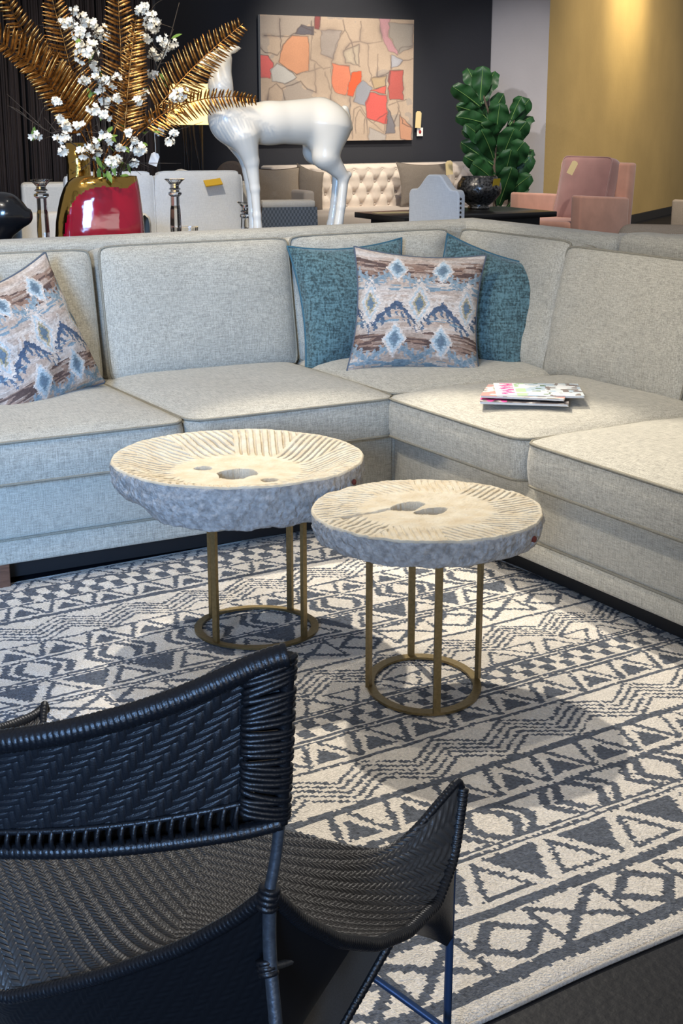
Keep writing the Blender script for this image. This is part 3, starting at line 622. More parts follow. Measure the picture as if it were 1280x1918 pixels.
# backrest: a curved panel above the rear rim
def plan(t, back): b = .10*4*t*(1-t)+back; return np.concatenate([RR_[None]+np.asarray(t)[..., None]*(LR-RR_), np.zeros(np.shape(t)+(1,))], -1)[..., :3]-FW*np.asarray(b)[..., None] if np.ndim(t) else np.array([*(RR_+t*(LR-RR_)), 0])-FW*b
def hit(u, v, back):
    d = ray(u, v); lo, hi = -.25, .75
    f = lambda t: (lambda c: c[0]*d[1]-c[1]*d[0])(plan(t, back))
    for _ in range(50):
        m = (lo+hi)/2
        if f(lo)*f(m) <= 0: hi = m
        else: lo = m
    c = plan(lo, back); return lo, HC+d[2]*c[1]/d[1]
def rimcurve(pix, back, n, tmax=None):
    tz = np.array([hit(u, v, back) for u, v in pix]); k = np.argsort(tz[:, 0]); tz = tz[k]; t0 = tz[0, 0]
    s = np.linspace(t0, 1-t0, n); z = np.interp(np.where(s < .5, s, 1-s), tz[:, 0], tz[:, 1])
    ker = np.hanning(n//10 | 1); ker /= ker.sum(); pad = len(ker)//2; z = np.convolve(np.r_[2*z[0]-z[pad:0:-1], z, 2*z[-1]-z[-2:-pad-2:-1]], ker, 'valid')
    c = plan(s, back); c[:, 2] = z; return c
topc = rimcurve([(540, 1226), (505, 1232), (440, 1264), (340, 1308), (240, 1342), (120, 1372), (0, 1390), (-60, 1396)], .035, 160)
botc = rimcurve([(527, 1540), (460, 1558), (400, 1567), (250, 1586), (120, 1594), (0, 1594), (-60, 1592)], 0., 160)
def mix(a, b, f): return a*(1-f)+b*f
def sub(c, a, b, n): x = np.linspace(a, b, n)*(len(c)-1); i = np.minimum(x.astype(int), len(c)-2); f = (x-i)[:, None]; return c[i]*(1-f)+c[i+1]*f
nu2, nv2 = 620, 200
a_ = sub(topc, .045, .955, nu2); b_ = sub(botc, .045, .955, nu2); fv = np.linspace(.02, .81, nv2)
PB = a_[:, None]*(1-fv[None, :, None])+b_[:, None]*fv[None, :, None]
NBk = normals(PB); NBk *= np.sign(-(NBk@FW))[..., None]
PB = PB+FW*0.004
xx = np.linspace(0, .68, nu2)[:, None]+0*fv[None]; yy = np.linalg.norm(a_-b_, axis=1)[:, None]*fv[None]
ht = twill(xx, yy-.06*xx, .0076)
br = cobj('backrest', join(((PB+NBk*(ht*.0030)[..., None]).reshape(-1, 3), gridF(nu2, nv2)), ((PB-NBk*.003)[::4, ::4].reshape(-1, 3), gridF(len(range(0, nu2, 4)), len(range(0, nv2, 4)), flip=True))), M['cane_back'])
cobj('backrest_rim', wrapped(topc, .0125, .0062, .07, 12), M['cane2'], br)
inner_top = sub(mix(topc, botc, .815), .045, .955, 160)
cobj('inner_rim', join(tube(inner_top, .0035, 8), wrapped(botc, .0088, .0062, .07), tube(sub(mix(topc, botc, 0), .045, .045, 2)[0:1].repeat(12, 0)*(1-np.linspace(.02, .85, 12))[:, None]+sub(botc, .045, .045, 2)[0:1].repeat(12, 0)*np.linspace(.02, .85, 12)[:, None], .0032, 8)), M['cane2'], br)
def straps(A, B, n, wd, th, pair=True, bulge=.006):
    out = []
    for k in range(n):
        f = (k+.5)/n
        for o in ((-.22, .16) if pair else (0,)):
            i = np.clip((f+o/n), 0, 1)*(len(A)-1); i0 = int(min(i, len(A)-2)); g = i-i0
            p = A[i0]*(1-g)+A[i0+1]*g; q = B[i0]*(1-g)+B[i0+1]*g+(RS.rand(3)-.5)*.002
            s = np.linspace(-.06, 1.08, 7)[:, None]; L = p*(1-s)+q*s-FW*bulge*np.sin(PI*np.clip(s, 0, 1))
            out.append(tube(L, wd, 6, ry=th))
    return join(*out)
bk0 = sub(mix(topc, botc, .79), .03, .97, 120)+FW*.016; bk1 = sub(botc, .03, .97, 120)+FW*.014
cobj('gap_shade_sheet', (np.stack([bk0, bk1], 1).reshape(-1, 3), gridF(120, 2)), M['cane_shaded'], br)  # dark sheet added behind the straps so the gaps read as black shade
cobj('lattice_band', join(straps(inner_top, sub(botc, .045, .955, 160), 56, .0029, .0029, False), straps(inner_top+FW*.010, sub(botc, .057, .967, 160)+FW*.010, 56, .0026, .0026, False)), M['cane2'], br)
pr = mix(topc[0], botc[0], np.linspace(0, 1, 60)[:, None]); pl = mix(topc[-1], botc[-1], np.linspace(0, 1, 60)[:, None])
ir = mix(sub(topc, .04, .04, 1)[0], sub(botc, .04, .04, 1)[0], np.linspace(0.02, .9, 60)[:, None]); il = mix(sub(topc, .96, .96, 1)[0], sub(botc, .96, .96, 1)[0], np.linspace(.02, .9, 60)[:, None])
for nm, pp, ii in (('r', pr, ir), ('l', pl, il)):
    jit = [];
    for k in range(27):
        f = (k+.5)/27*59; i = int(min(f, 58)); dz = (RS.rand()-.5)*.004; p = pp[i]+np.array([0, 0, dz]); q = ii[i]+np.array([0, 0, -dz])
        dirn = (q-p)/np.linalg.norm(q-p); nn = -FW; t = np.linspace(0, 2*PI, 17)[:-1]; mid = (p+q)/2; hw = np.linalg.norm(q-p)/2+.007
        jit.append(tube(mid+np.sign(np.cos(t))[:, None]*np.abs(np.cos(t))[:, None]**.7*dirn*hw+np.sin(t)[:, None]*nn*.0105, .0034, 6, closed=True))
    cobj('side_binding', join(*jit, tube(pp, .0075, 8)), M['cane2'], br)
# metal frame
def legtube(pts, r=.0065, k=24): return tube(smooth(np.array(pts), k, 2), r, 10)
rrz = rear[0]; lrz = rear[-1]
def onp(u, v, y): return aty(u, v, y)
def mirr(p):                                                   # mirror a point across the chair's mid plane
    sd = (LR-RR_)/np.linalg.norm(LR-RR_); m = (RR_+LR)/2; p = np.array(p, float).copy(); d = (p[:2]-m)@sd; p[:2] -= 2*d*sd; return p
post = [botc[0]+np.array([0, 0, .02]), onp(520, 1590, 1.335), onp(505, 1668, 1.333)]
cobj('back_post', legtube(post, .0062), M['steel']); cobj('back_post', legtube([mirr(p) for p in post], .0062), M['steel'])
rl = [rrz+np.array([0, 0, -.004]), onp(504, 1780, 1.335), onp(517, 1918, 1.32)]; d_ = rl[-1]-rl[-2]; rl.append(rl[-1]+d_*((rl[-1][2]-.02)/-d_[2]))
cobj('leg', legtube(rl, .0075, 40), M['steel']); cobj('leg', legtube([mirr(p) for p in rl], .0075, 40), M['steel'])
fleg = [onp(848, 1600, 1.846), onp(842, 1776, 1.842), onp(838, 1918, 1.838)]; d_ = fleg[-1]-fleg[-2]; fleg.append(fleg[-1]+d_*((fleg[-1][2]-.02)/-d_[2]))
cobj('leg', legtube(fleg, .0062, 40), M['rod_daylit'], label='front leg tinted with blue daylight'); cobj('leg', legtube([mirr(p) for p in fleg], .0062, 40), M['rod_daylit'], label='front leg tinted with blue daylight')  # leg colour carries the blue of the daylight
brace = [onp(640, 1790, 1.83), onp(700, 1830, 1.82), onp(832, 1926, 1.79)]; d_ = brace[-1]-brace[-2]; brace.append(brace[-1]+d_*((brace[-1][2]-.025)/-d_[2])); cobj('brace', legtube(brace, .0058), M['rod_daylit'])
b2 = [onp(506, 1812, 1.338), onp(545, 1800, 1.40), onp(592, 1780, 1.50)]; cobj('brace', legtube(b2, .0048), M['steel']); cobj('brace', legtube([mirr(p) for p in b2], .0048), M['steel'])
cobj('joint_binding', wrapped(np.array([onp(498, 1795, 1.336), onp(504, 1828, 1.33)]), .012, .006), M['cane2'])
cobj('joint_binding', wrapped(np.array([onp(506, 1660, 1.334), onp(499, 1702, 1.334)]), .0125, .006), M['cane2'])
# woven skirts under the seat
def skirt(A, B, n, m, cell, name, mt, amp=.0024, fish=True, flipn=1):
    A = resample(A, n); B = resample(B, n); f = np.linspace(0, 1, m); Pq = A[:, None]*(1-f[None, :, None])+B[:, None]*f[None, :, None]
    nn = normals(Pq); L1 = np.r_[0, np.cumsum(np.linalg.norm(np.diff(A, axis=0), axis=1))]; L2 = np.linalg.norm(A-B, axis=1).mean()
    X = L1[:, None]+0*f[None]; Y = f[None]*L2+0*X
    h_ = fishbone(Y, X, cell*2.6, cell, .95) if fish else twill(X, Y, cell)
    return cobj(name, join(((Pq+nn*flipn*(h_*amp)[..., None]).reshape(-1, 3), gridF(n, m)), ((Pq-nn*flipn*.004)[::4, ::4].reshape(-1, 3), gridF(len(range(0, n, 4)), len(range(0, m, 4)), flip=True))), mt)
lower = rear.copy(); lower[:, 2] = .16+.25*(rear[:, 2]-rear[:, 2].min()); lower += FW*.10*np.ones((len(rear), 1)); lower[:, :2] = (lower[:, :2]-lower[:, :2].mean(0))*.86+lower[:, :2].mean(0)
skirt(rear-np.array([0, 0, .006]), lower, 340, 150, .0075, 'rear_skirt', M['cane_shaded'], .0016, False, 1)
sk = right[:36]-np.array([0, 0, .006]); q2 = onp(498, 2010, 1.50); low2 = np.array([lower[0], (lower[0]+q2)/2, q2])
skirt(sk, low2, 140, 140, .0075, 'side_skirt', M['cane_shaded'], .0016, False, 1)
sl_ = np.array([mirr(p) for p in sk]); skirt(sl_, np.array([mirr(p) for p in low2]), 90, 60, .0075, 'side_skirt', M['cane_shaded'], .0016, False, -1)
st_top = np.array([onp(622, 1766, 1.70), onp(672, 1768, 1.72), onp(724, 1766, 1.735)]); st_bot = np.array([onp(520, 1990, 1.66), onp(560, 1992, 1.66), onp(596, 1990, 1.67)])
skirt(st_top, st_bot, 60, 260, .0068, 'front_skirt', M['cane'], .003, True, 1)
cobj('skirt_edge', join(wrapped(resample(np.array([st_top[2], st_bot[2]])+np.array([.004, 0, 0]), 60), .0075, .008), wrapped(resample(np.array([st_top[0], st_bot[0]])-np.array([.004, 0, 0]), 60), .006, .008)), M['cane2'])
rs = right[72:]; fin_low = np.array([onp(775, 1745, 1.80), onp(815, 1759, 1.83), onp(845, 1778, 1.84), onp(846, 1640, 1.845), onp(856, 1520, 1.855)])
fa = resample(rs-np.array([0, 0, .004]), 60); fb = np.concatenate([resample(fin_low[:3], 36), resample(fin_low[2:], 25)[1:]])
skirt(fa, fb, 60, 40, .0068, 'wing_gusset', M['cane2'], .002, False, 1); skirt(np.array([mirr(p) for p in fa]), np.array([mirr(p) for p in fb]), 60, 40, .0068, 'wing_gusset', M['cane2'], .002, False, -1)
# ------------------------------------------------------------------ console behind the sofa and what stands on it
CZ = .865; CT = 1.42
cs = thing('console_table', 'dark console table behind the sofa carrying the vase and the white deer', 'table', tuple(S(.0, CT, 0)), A30)
obj('tabletop', box(-1.55, 1.25, -.24, .24, CZ-.035, CZ, .004), M['espresso'], cs, flat_angle=.6)
for sx in (-1.48, 1.18):
    for sy in (-.2, .2): obj('leg', box(sx-.025, sx+.025, sy-.025, sy+.025, 0, CZ-.034), M['espresso'], cs, smooth=False)
def kpx(p): return ((p[1])*CP-(p[2]-HC)*SP)/F                # metres per pixel at a point
def on(u, v, t=CT, w=0.):                                    # room point on the console's long axis -> (s, t, z)
    p = att(u, v, t); q = p-P0; return np.array([q@E1, t+w, p[2]])
# --- white deer
ds = on(545, 430)[0]; K = kpx(att(545, 300, CT))
deer = thing('deer_figurine', 'glossy white deer figurine standing behind the sofa, facing left', 'figurine', tuple(S(ds, CT, CZ)), A30)
def dq(u, v, w=0.): p = on(u, v); return np.array([p[0]-ds, w, p[2]-CZ])
def deer_sdf(p):
    KX = K*1.03
    def c(a, b, ra, rb): return cone_sd(p, dq(*a), dq(*b), ra*K, rb*K)
    d = c((436, 232), (505, 231), 37, 36); d = smin(d, c((505, 230), (598, 228), 37, 44), .03); d = smin(d, c((598, 232), (612, 236), 44, 42), .02)
    d = smin(d, c((425, 236), (448, 252), 25, 26), .03)
    d = smin(d, c((418, 214), (413, 160), 25, 19.5), .05); d = smin(d, c((413, 160), (416, 112), 19.5, 17.5), .03)
    d = smin(d, c((416, 108), (398, 112), 16, 12), .012); d = smin(d, c((398, 112), (376, 122), 11, 7), .01)
    for w, du, dv in ((-.048, 0, 0), (.048, 11, -3)):           # near and far legs
        d = smin(d, c((447+du*.6, 255, w), (461+du, 300+dv, w), 27, 14.5), .03); d = smin(d, c((461+du, 300+dv, w), (468+du, 352+dv, w), 13.5, 9.4), .012)
        d = smin(d, c((468+du, 352+dv, w), (472+du, 402+dv, w), 8.8, 7.6), .01); d = smin(d, c((472+du, 402+dv, w), (474+du, 436+dv, w), 7.4, 9.5), .01); d = smin(d, c((474+du, 436+dv, w), (473+du, 455+dv, w), 10, 11), .006)
    for w, du, dv in ((-.055, 0, 0), (.055, 13, -8)):
        d = smin(d, c((606+du*.3, 240, w*.7), (598+du*.5, 292+dv, w), 44, 25), .03); d = smin(d, c((598+du*.5, 290+dv, w), (632+du, 331+dv, w), 24, 11), .015)
        d = smin(d, c((629+du, 331+dv, w), (641+du, 326+dv, w), 10, 6.5), .006); d = smin(d, c((632+du, 332+dv, w), (627+du, 385+dv, w), 10, 8.6), .01)
        d = smin(d, c((627+du, 385+dv, w), (621+du, 428+dv, w), 8.4, 9.6), .01); d = smin(d, c((621+du, 428+dv, w), (617+du, 448+dv, w), 10, 11), .006)
    d = smin(d, c((646, 205), (655, 240), 8, 7), .012)
    d = smin(d, c((424, 100), (438, 92), 5, 7), .006); d = smin(d, c((438, 92), (450, 90), 7, 2.5), .005)
    far = cone_sd(p, dq(414, 98, .03), dq(424, 86, .05), 5*K, 3*K); d = smin(d, far, .006)
    d = np.maximum(d, -p[..., 2])
    return d
lo = dq(360, 470); hi = dq(675, 70)
obj('body', surfnet(deer_sdf, (lo[0]-.02, -.17, -.008), (hi[0]+.02, .17, hi[2]+.02), .0062), M['white'], deer)
# --- red and gold vase
vs = on(188, 440, 1.40)[0]; VP_ = S(vs, 1.40, CZ); vk = kpx(att(188, 400, 1.40))
vase = thing('vase', 'squat red glazed vase with gold rim and edge on the console', 'vase', tuple(VP_), D(8))
def vz(v): return on(188, v, 1.40)[2]-CZ
prof = [(478, 104, 272), (470, 101, 273), (440, 105, 271), (415, 107, 270), (390, 112, 268), (370, 117, 266), (352, 124, 264), (340, 132, 262), (333, 141, 260.5), (330, 147, 260), (332, 152, 257), (345, 152, 256), (400, 150, 250)]
na = 120; ph = np.arange(na)/na*2*PI; rows = []
for v, l, r in prof:
    cx = ((l+r)/2-188)*vk; a = (r-l)/2*vk; b = a*.62; c, s = np.cos(ph), np.sin(ph)
    rows.append(np.stack([cx+a*np.sign(c)*np.abs(c)**.75, b*np.sign(s)*np.abs(s)**.75, np.full(na, max(.0, vz(v)))], -1))
rows = np.array(rows)
fine = np.array([[np.interp(np.linspace(0, len(rows)-1, 60), np.arange(len(rows)), rows[:, j, k]) for j in range(na)] for k in range(3)]).transpose(2, 1, 0)
fine[0, :, 2] = 0
fv_ = gridF(60, na, False, True, True); fc = fine.reshape(-1, 3)[fv_].mean(1); gi = np.repeat(np.arange(59), na)
px_ = fc[:, 0]/vk+188; pv = np.interp(fc[:, 2], [vz(v) for v in (478, 440, 400, 360, 330)], [478, 440, 400, 360, 330])
lb_ = np.interp(pv, [338, 346, 352, 365, 385, 410, 440, 480], [262, 200, 172, 150, 137, 128, 122, 120]); inner = gi > 48
red = (fc[:, 1] < 0) & (px_ > lb_) & (pv > np.interp(px_, [120, 190, 240, 262, 280], [346, 346, 351, 336, 330])) & ~inner
red |= (fc[:, 1] >= 0) & (pv > 350) & (px_ > 135) & ~inner
def compact(V, Fq):
    u_, inv = np.unique(Fq.ravel(), return_inverse=True); return V[u_], inv.reshape(Fq.shape)
VV = fine.reshape(-1, 3); obj('red_body', compact(VV, fv_[red]), M['red'], vase); obj('gold_edge', compact(VV, fv_[~red]), M['gold'], vase)
# --- crystal candlesticks
def candlestick(label, u, v0, t, wpx, hpx, name='candlestick', base=None):
    p = on(u, v0, t); k = kpx(att(u, v0, t)); h = p[2]-CZ; r = wpx*k/2
    c = thing(name, label, 'candlestick', tuple(S(p[0], t, CZ)), 0, 'crystal candlesticks on the console')
    obj('base', lathe([(0, 0), (r*1.05, 0), (r*1.05, .01), (r*.8, .018), (r*.55, .028)], 24), M['crystal'], c)
    obj('stem', lathe([(r*.5, .027), (r*.56, h*.3), (r*.5, h*.55), (r*.44, h*.60), (r*.44, h-.068)], 8), M['crystal'], c, smooth=False)
    obj('knop', lathe([(r*.44, h-.069), (r*.66, h-.062), (r*.66, h-.054), (r*.42, h-.050), (r*.44, h-.044), (r*.6, h-.04), (r*.44, h-.035)], 16), M['crystal'], c, smooth=False)
    obj('cup', lathe([(r*.4, h-.036), (r*.42, h-.026), (r*.7, h-.012), (r*1.0, h-.002), (r*1.0, h), (r*.78, h), (r*.3, h-.016), (.0001, h-.016)], 20), M['crystal'], c, smooth=False)
candlestick('crystal candlestick left of the red vase', 76, 336, 1.30, 43, 100); candlestick('crystal candlestick right of the red vase', 327, 335, 1.42, 38, 100)
candlestick('short bluish crystal candlestick behind the front legs of the deer', 459, 378, 1.60, 30, 40)
gd = on(356, 426, 1.40); g_ = thing('glass_dish', 'small faceted glass dish beside the right crystal candlestick', 'dish', tuple(S(gd[0], 1.44, CZ)))
obj('bowl', lathe([(0, 0), (.035, 0), (.047, .03), (.05, gd[2]-CZ), (.046, gd[2]-CZ), (.04, .03), (.0001, .014)], 12), M['crystal'], g_, smooth=False)
# --- black sculpture cut by the left edge
bs = on(10, 420, 1.36); bk_ = kpx(att(10, 420, 1.36)); sc_ = thing('sculpture', 'glossy black rounded animal sculpture cut off by the left edge', 'sculpture', tuple(S(bs[0], 1.36, CZ)), 0)
def bq(u, v, w=0): p = on(u, v, 1.36); return np.array([(u-10)*bk_, w, p[2]-CZ])
def blk(p):
    d = ell_sd(p, bq(4, 402), (46*bk_, 36*bk_, 42*bk_)); d = smin(d, cone_sd(p, bq(20, 398), bq(48, 405), 28*bk_, 14*bk_), .03); d = smin(d, cone_sd(p, bq(48, 402), bq(55, 396), 12*bk_, 6*bk_), .01)
    d = smin(d, cone_sd(p, bq(-8, 420), bq(2, 480), 24*bk_, 17*bk_), .03); d = smin(d, ell_sd(p, bq(2, 478), (34*bk_, 30*bk_, 12*bk_)), .01); e = ell_sd(p, bq(-8, 394, -36*bk_), (11*bk_, 14*bk_, 13*bk_)); d = -smin(-d, e, .008)
    return np.maximum(d, -p[..., 2])
obj('body', surfnet(blk, (-.19, -.13, -.008), (.15, .13, .30), .006), M['black'], sc_)
# --- gold vase behind
gv = on(146, 280, 1.60); gvt = thing('gold_vase', 'slim shiny gold vase behind the red vase', 'vase', tuple(S(gv[0], 1.60, CZ)))
hh = on(146, 268, 1.60)[2]-CZ; obj('body', lathe([(0, 0), (.05, 0), (.055, .06), (.048, hh*.5), (.046, hh*.8), (.052, hh), (.048, hh), (.042, hh*.8), (.04, .06), (.001, .03)], 28), M['gold'], gvt)
# --- gilded fern fronds
def frond(label, pix, wpx, t0, t1, seed, side=(1, 1), n=33, tilt=.25, droop=.5):
    rs_ = np.random.RandomState(seed); pts = []
    m = len(pix)
    for i, (u, v) in enumerate(pix): pts.append(att(u, v, t0+(t1-t0)*i/(m-1)))
    C = smooth(np.array(pts), 90, 2); k = kpx(C[45]); base = C[0].copy(); root = S(vs+.03, 1.40, CZ+.02)
    t = thing('fern_frond', label, 'leaf', tuple(base), 0, 'gilded fern fronds in the red vase')
    stem = smooth(np.array([S(vs+.035*((seed % 3)-1), 1.40+.02*((seed % 2)*2-1), CZ+.03), S(vs+.01*((seed % 3)-1), 1.40, vz(330)+CZ+.01), C[0], C[4]]), 24, 2)
    obj('rachis', tr(join(tube(C, np.linspace(.0042, .0013, 90), 6), tube(stem, .0042, 6)), mat4(tuple(-base))), M['goldleaf'], t)
    T, _, _ = frames(C); vdir = (O-C.mean(0)); vdir /= np.linalg.norm(vdir)
    V = []; Fc = []; w = wpx*k*1.12
    for i in range(n):
        f = .06+.93*(i+.3)/n; j = int(f*89); p = C[j]; tg = T[j]; prof_ = (math.sin(PI*min(1, f*.62+.28)))**.8*(1-.35*f)+.04
        for sgn, sm in ((1, side[0]), (-1, side[1])):
            L = w*prof_*sm*(.94+.12*rs_.rand())
            nrm = np.cross(tg, vdir); nrm /= np.linalg.norm(nrm); nrm *= sgn; up = np.cross(nrm, tg)*sgn
            di = nrm*.93+tg*.34+vdir*(tilt+.1*rs_.randn()); di /= np.linalg.norm(di); wd = w*.043+.0009
            b0 = len(V)
            for q, (x, ww) in enumerate([(0, .55), (.3, 1), (.65, .9), (.9, .5), (1, .08)]):
                c = p+di*L*x-vdir*L*droop*x*x*.35+tg*L*.05*x*x
                V += [c-tg*wd*ww, c+vdir*wd*.45*ww, c+tg*wd*ww]
            for q in range(4):
                for r in range(2): a = b0+q*3+r; Fc.append([a, a+1, a+4, a+3])
    obj('leaflets', tr((np.array(V), Fc), mat4(tuple(-base))), M['goldleaf'], t)
frond('gilded fern frond drooping to the left edge, lowest on the left', [(160, 262), (120, 195), (70, 130), (8, 82), (-40, 60)], 62, 1.38, 1.30, 31, (1, .5))
frond('gilded fern frond leaning up to the top left corner', [(165, 245), (112, 168), (70, 105), (35, 45), (8, -5)], 44, 1.42, 1.40, 32)
frond('gilded fern frond running out of the top, second from the left', [(170, 230), (135, 140), (118, 70), (100, 10), (92, -40)], 40, 1.46, 1.48, 33)
frond('tall brown gilded frond at the top centre of the bouquet', [(215, 250), (228, 165), (226, 80), (222, 10), (221, -50)], 42, 1.40, 1.38, 34)
frond('short gilded frond pointing straight up at the right of the bouquet', [(232, 262), (238, 190), (244, 120), (250, 70), (255, 32)], 40, 1.34, 1.30, 35, (1, .6))
frond('gilded fern frond reaching up right in front of the head of the deer', [(285, 215), (330, 160), (380, 108), (425, 70), (456, 44)], 44, 1.36, 1.22, 36)
frond('gilded fern frond lying flat to the right over the lampshade', [(262, 248), (310, 208), (370, 186), (430, 180), (484, 186)], 38, 1.36, 1.24, 37, (1, .62), tilt=.5)
# --- blossom branches
def flower_cluster(c, r, n, rs_):
    V = []; Fc = []
    for _ in range(n):
        d = rs_.randn(3); d /= np.linalg.norm(d); p = c+d*np.array([1.1, 1, .9])*r*(.15+1.15*rs_.rand()); ax = d+.6*(O-c)/np.linalg.norm(O-c); ax /= np.linalg.norm(ax); e = np.cross(ax, [.3, .2, 1.]); e /= np.linalg.norm(e); g = np.cross(ax, e); fr = .0098*(.7+.6*rs_.rand()); o = rs_.rand()*6
        for k in range(5):
            a = o+k*2*PI/5; u = e*math.cos(a)+g*math.sin(a); s = np.cross(ax, u); b = len(V)
            V += [p, p+u*fr*.6-s*fr*.45+ax*fr*.25, p+u*fr*1.1-s*fr*.25+ax*fr*.45, p+u*fr*1.1+s*fr*.25+ax*fr*.45, p+u*fr*.6+s*fr*.45+ax*fr*.25]; Fc.append([b, b+1, b+2, b+3, b+4])
    return np.array(V), Fc
def leafshape(c, d, L, w, nrm):
    s = np.cross(d, nrm); s /= np.linalg.norm(s)+1e-9; V = []; 
    for x, ww in ((0, .05), (.25, .8), (.55, 1), (.8, .6), (1, .03)): q = c+d*L*x-nrm*L*.25*x*x; V += [q-s*w*ww, q-nrm*w*.15, q+s*w*ww]
    return np.array(V), [[i*3+r, i*3+r+1, i*3+r+4, i*3+r+3] for i in range(4) for r in range(2)]
def branch(label, pix, clusters, t0, t1, seed, twigs=15, leaves=4):
    rs_ = np.random.RandomState(seed); m = len(pix); pts = [S(vs+.02*rs_.randn(), 1.40+.015*rs_.randn(), CZ+.04)]+[att(u, v, t0+(t1-t0)*i/(m-1)) for i, (u, v) in enumerate(pix)]
    C = smooth(np.array(pts), 60, 2); t = thing('blossom_branch', label, 'flower', tuple(C[12]), 0, 'white blossom branches in the red vase'); off = mat4(tuple(-C[12]))
    tw = [tube(C, np.linspace(.0036, .0014, 60), 6)]
    for k in range(twigs):
        i = rs_.randint(22, 58); d = rs_.randn(3)*np.array([1, .5, .8])+np.array([0, 0, .3]); d /= np.linalg.norm(d); L = .05+.10*rs_.rand(); e = rs_.randn(3)*.3
        tw.append(tube(np.array([C[i]+d*L*x+e*L*x*x for x in np.linspace(0, 1, 7)]), np.linspace(.0018, .0007, 7), 5))
    obj('stem', tr(join(*tw), off), M['twig'], t)
    for (u, v, rp) in clusters:
        c = att(u, v, t1+.05*rs_.randn()); j = np.argmin(np.linalg.norm(C-c, axis=1)); a = C[j]
        if np.linalg.norm(a-c) > .012: obj('twig', tr(tube(smooth(np.array([a, (a+c)/2+rs_.randn(3)*.012, c]), 10, 2), .0013, 5), off), M['twig'], t)
        obj('blossom_cluster', tr(flower_cluster(c, rp*1.15*kpx(c), int(4+rp*1.25), rs_), off), M['petal'], t, smooth=False)
    for k in range(leaves):
        i = rs_.randint(20, 58); d = rs_.randn(3); d /= np.linalg.norm(d); obj('leaf', tr(leafshape(C[i]+d*.01, d, .035+.02*rs_.rand(), .010, np.array([0, -.6, .8])), off), M['greenleaf'], t)
branch('blossom branch with the big white cluster between the two left gilded fronds', [(205, 320), (180, 220), (155, 130), (140, 60), (135, 15)], [(128, 46, 13), (148, 62, 12), (140, 16, 7), (154, 30, 6), (160, 98, 19), (172, 88, 10), (150, 84, 9)], 1.38, 1.32, 41)
branch('blossom branch rising behind the tall centre frond', [(212, 320), (196, 250), (186, 150), (178, 80), (170, 50)], [(172, 44, 9), (184, 58, 11), (165, 45, 7), (176, 128, 8), (200, 70, 7)], 1.44, 1.46, 42)
branch('blossom branch on the right with the topmost white blossoms', [(222, 320), (245, 220), (262, 130), (275, 60), (280, 10)], [(280, 38, 14), (272, 12, 7), (262, 20, 5), (284, 50, 9), (275, 70, 8), (285, 100, 7), (268, 178, 7)], 1.42, 1.44, 43)
branch('leafy blossom branch reaching right past the gilded frond', [(225, 320), (262, 220), (290, 140), (315, 85), (336, 5)], [(303, 74, 7), (312, 90, 8), (322, 82, 7), (296, 108, 6), (285, 140, 6)], 1.46, 1.50, 44)
branch('blossom branch through the middle of the bouquet with green leaves', [(212, 320), (200, 265), (195, 200), (190, 150), (185, 130)], [(206, 150, 13), (184, 150, 9), (200, 190, 11), (175, 205, 10), (195, 215, 10), (220, 182, 6), (160, 150, 7), (186, 165, 6)], 1.32, 1.26, 45, 10, 12)
branch('blossom branch hanging low to the left in front of the reeds', [(200, 322), (165, 290), (125, 260), (90, 248), (20, 200)], [(66, 254, 5), (118, 258, 10), (116, 282, 6), (112, 222, 6), (125, 236, 8), (145, 238, 9), (108, 190, 6)], 1.34, 1.28, 46, 9, 4)
branch('low blossom branch at the front over the vase rim', [(205, 325), (195, 310), (180, 295), (172, 275), (168, 262)], [(160, 285, 10), (172, 270, 9), (184, 284, 9), (206, 304, 9), (218, 300, 7), (202, 260, 8), (196, 252, 6)], 1.30, 1.26, 47, 6, 9)
branch('low blossom branch at the right of the vase rim', [(222, 322), (238, 300), (252, 280), (258, 268), (262, 255)], [(258, 278, 9), (268, 280, 6), (252, 264, 6), (250, 304, 5), (225, 276, 6), (222, 298, 5), (240, 250, 6)], 1.34, 1.30, 48, 8, 5)
branch('blossom branch bending right below the lampshade', [(225, 322), (262, 260), (295, 232), (318, 244), (330, 258)], [(318, 266, 6), (326, 250, 5), (300, 245, 4), (258, 190, 7), (284, 226, 4), (336, 174, 10), (330, 186, 7)], 1.36, 1.34, 49, 9, 3)
# --- hanging tag
def tagcard(label, p, w, h, m, rz=0, roll=0., name='price_tag', string=None, spot_=None, cut=True):
    t = thing(name, label, 'tag', tuple(p), 0); pts = [(-w/2, -h/2), (w/2, -h/2), (w/2, h/2-w*.25), (w*.25, h/2), (-w*.25, h/2), (-w/2, h/2-w*.25)] if cut else [(-w/2, -h/2), (w/2, -h/2), (w/2, h/2), (-w/2, h/2)]
    R = np.array(Matrix.Rotation(rz, 4, 'Z')@Matrix.Rotation(roll, 4, 'Y')); obj('card', tr(prism(pts, -.0012, .0012), R), m, t, smooth=False)
    if string is not None: obj('string', tube(smooth(np.array([R[:3, :3]@np.array([0, 0, h*.42]), (np.array(string)-p)*.5+np.array([.004, 0, 0]), np.array(string)-p]), 14, 2), .0016, 5), M['string'], t)
    if spot_: obj('printed_mark', tr(spot_, R), M['redprint'], t)
    return t
tp_ = att(289, 298, 1.36); tagcard('translucent tag hanging on a string from the blossom branches', tp_, .036, .05, M['tagw'], A30, .35, string=att(289, 240, 1.36))
# ------------------------------------------------------------------ back room
def floorpt(u, v, Y): p = aty(u, v, Y); p[2] = 0; return p
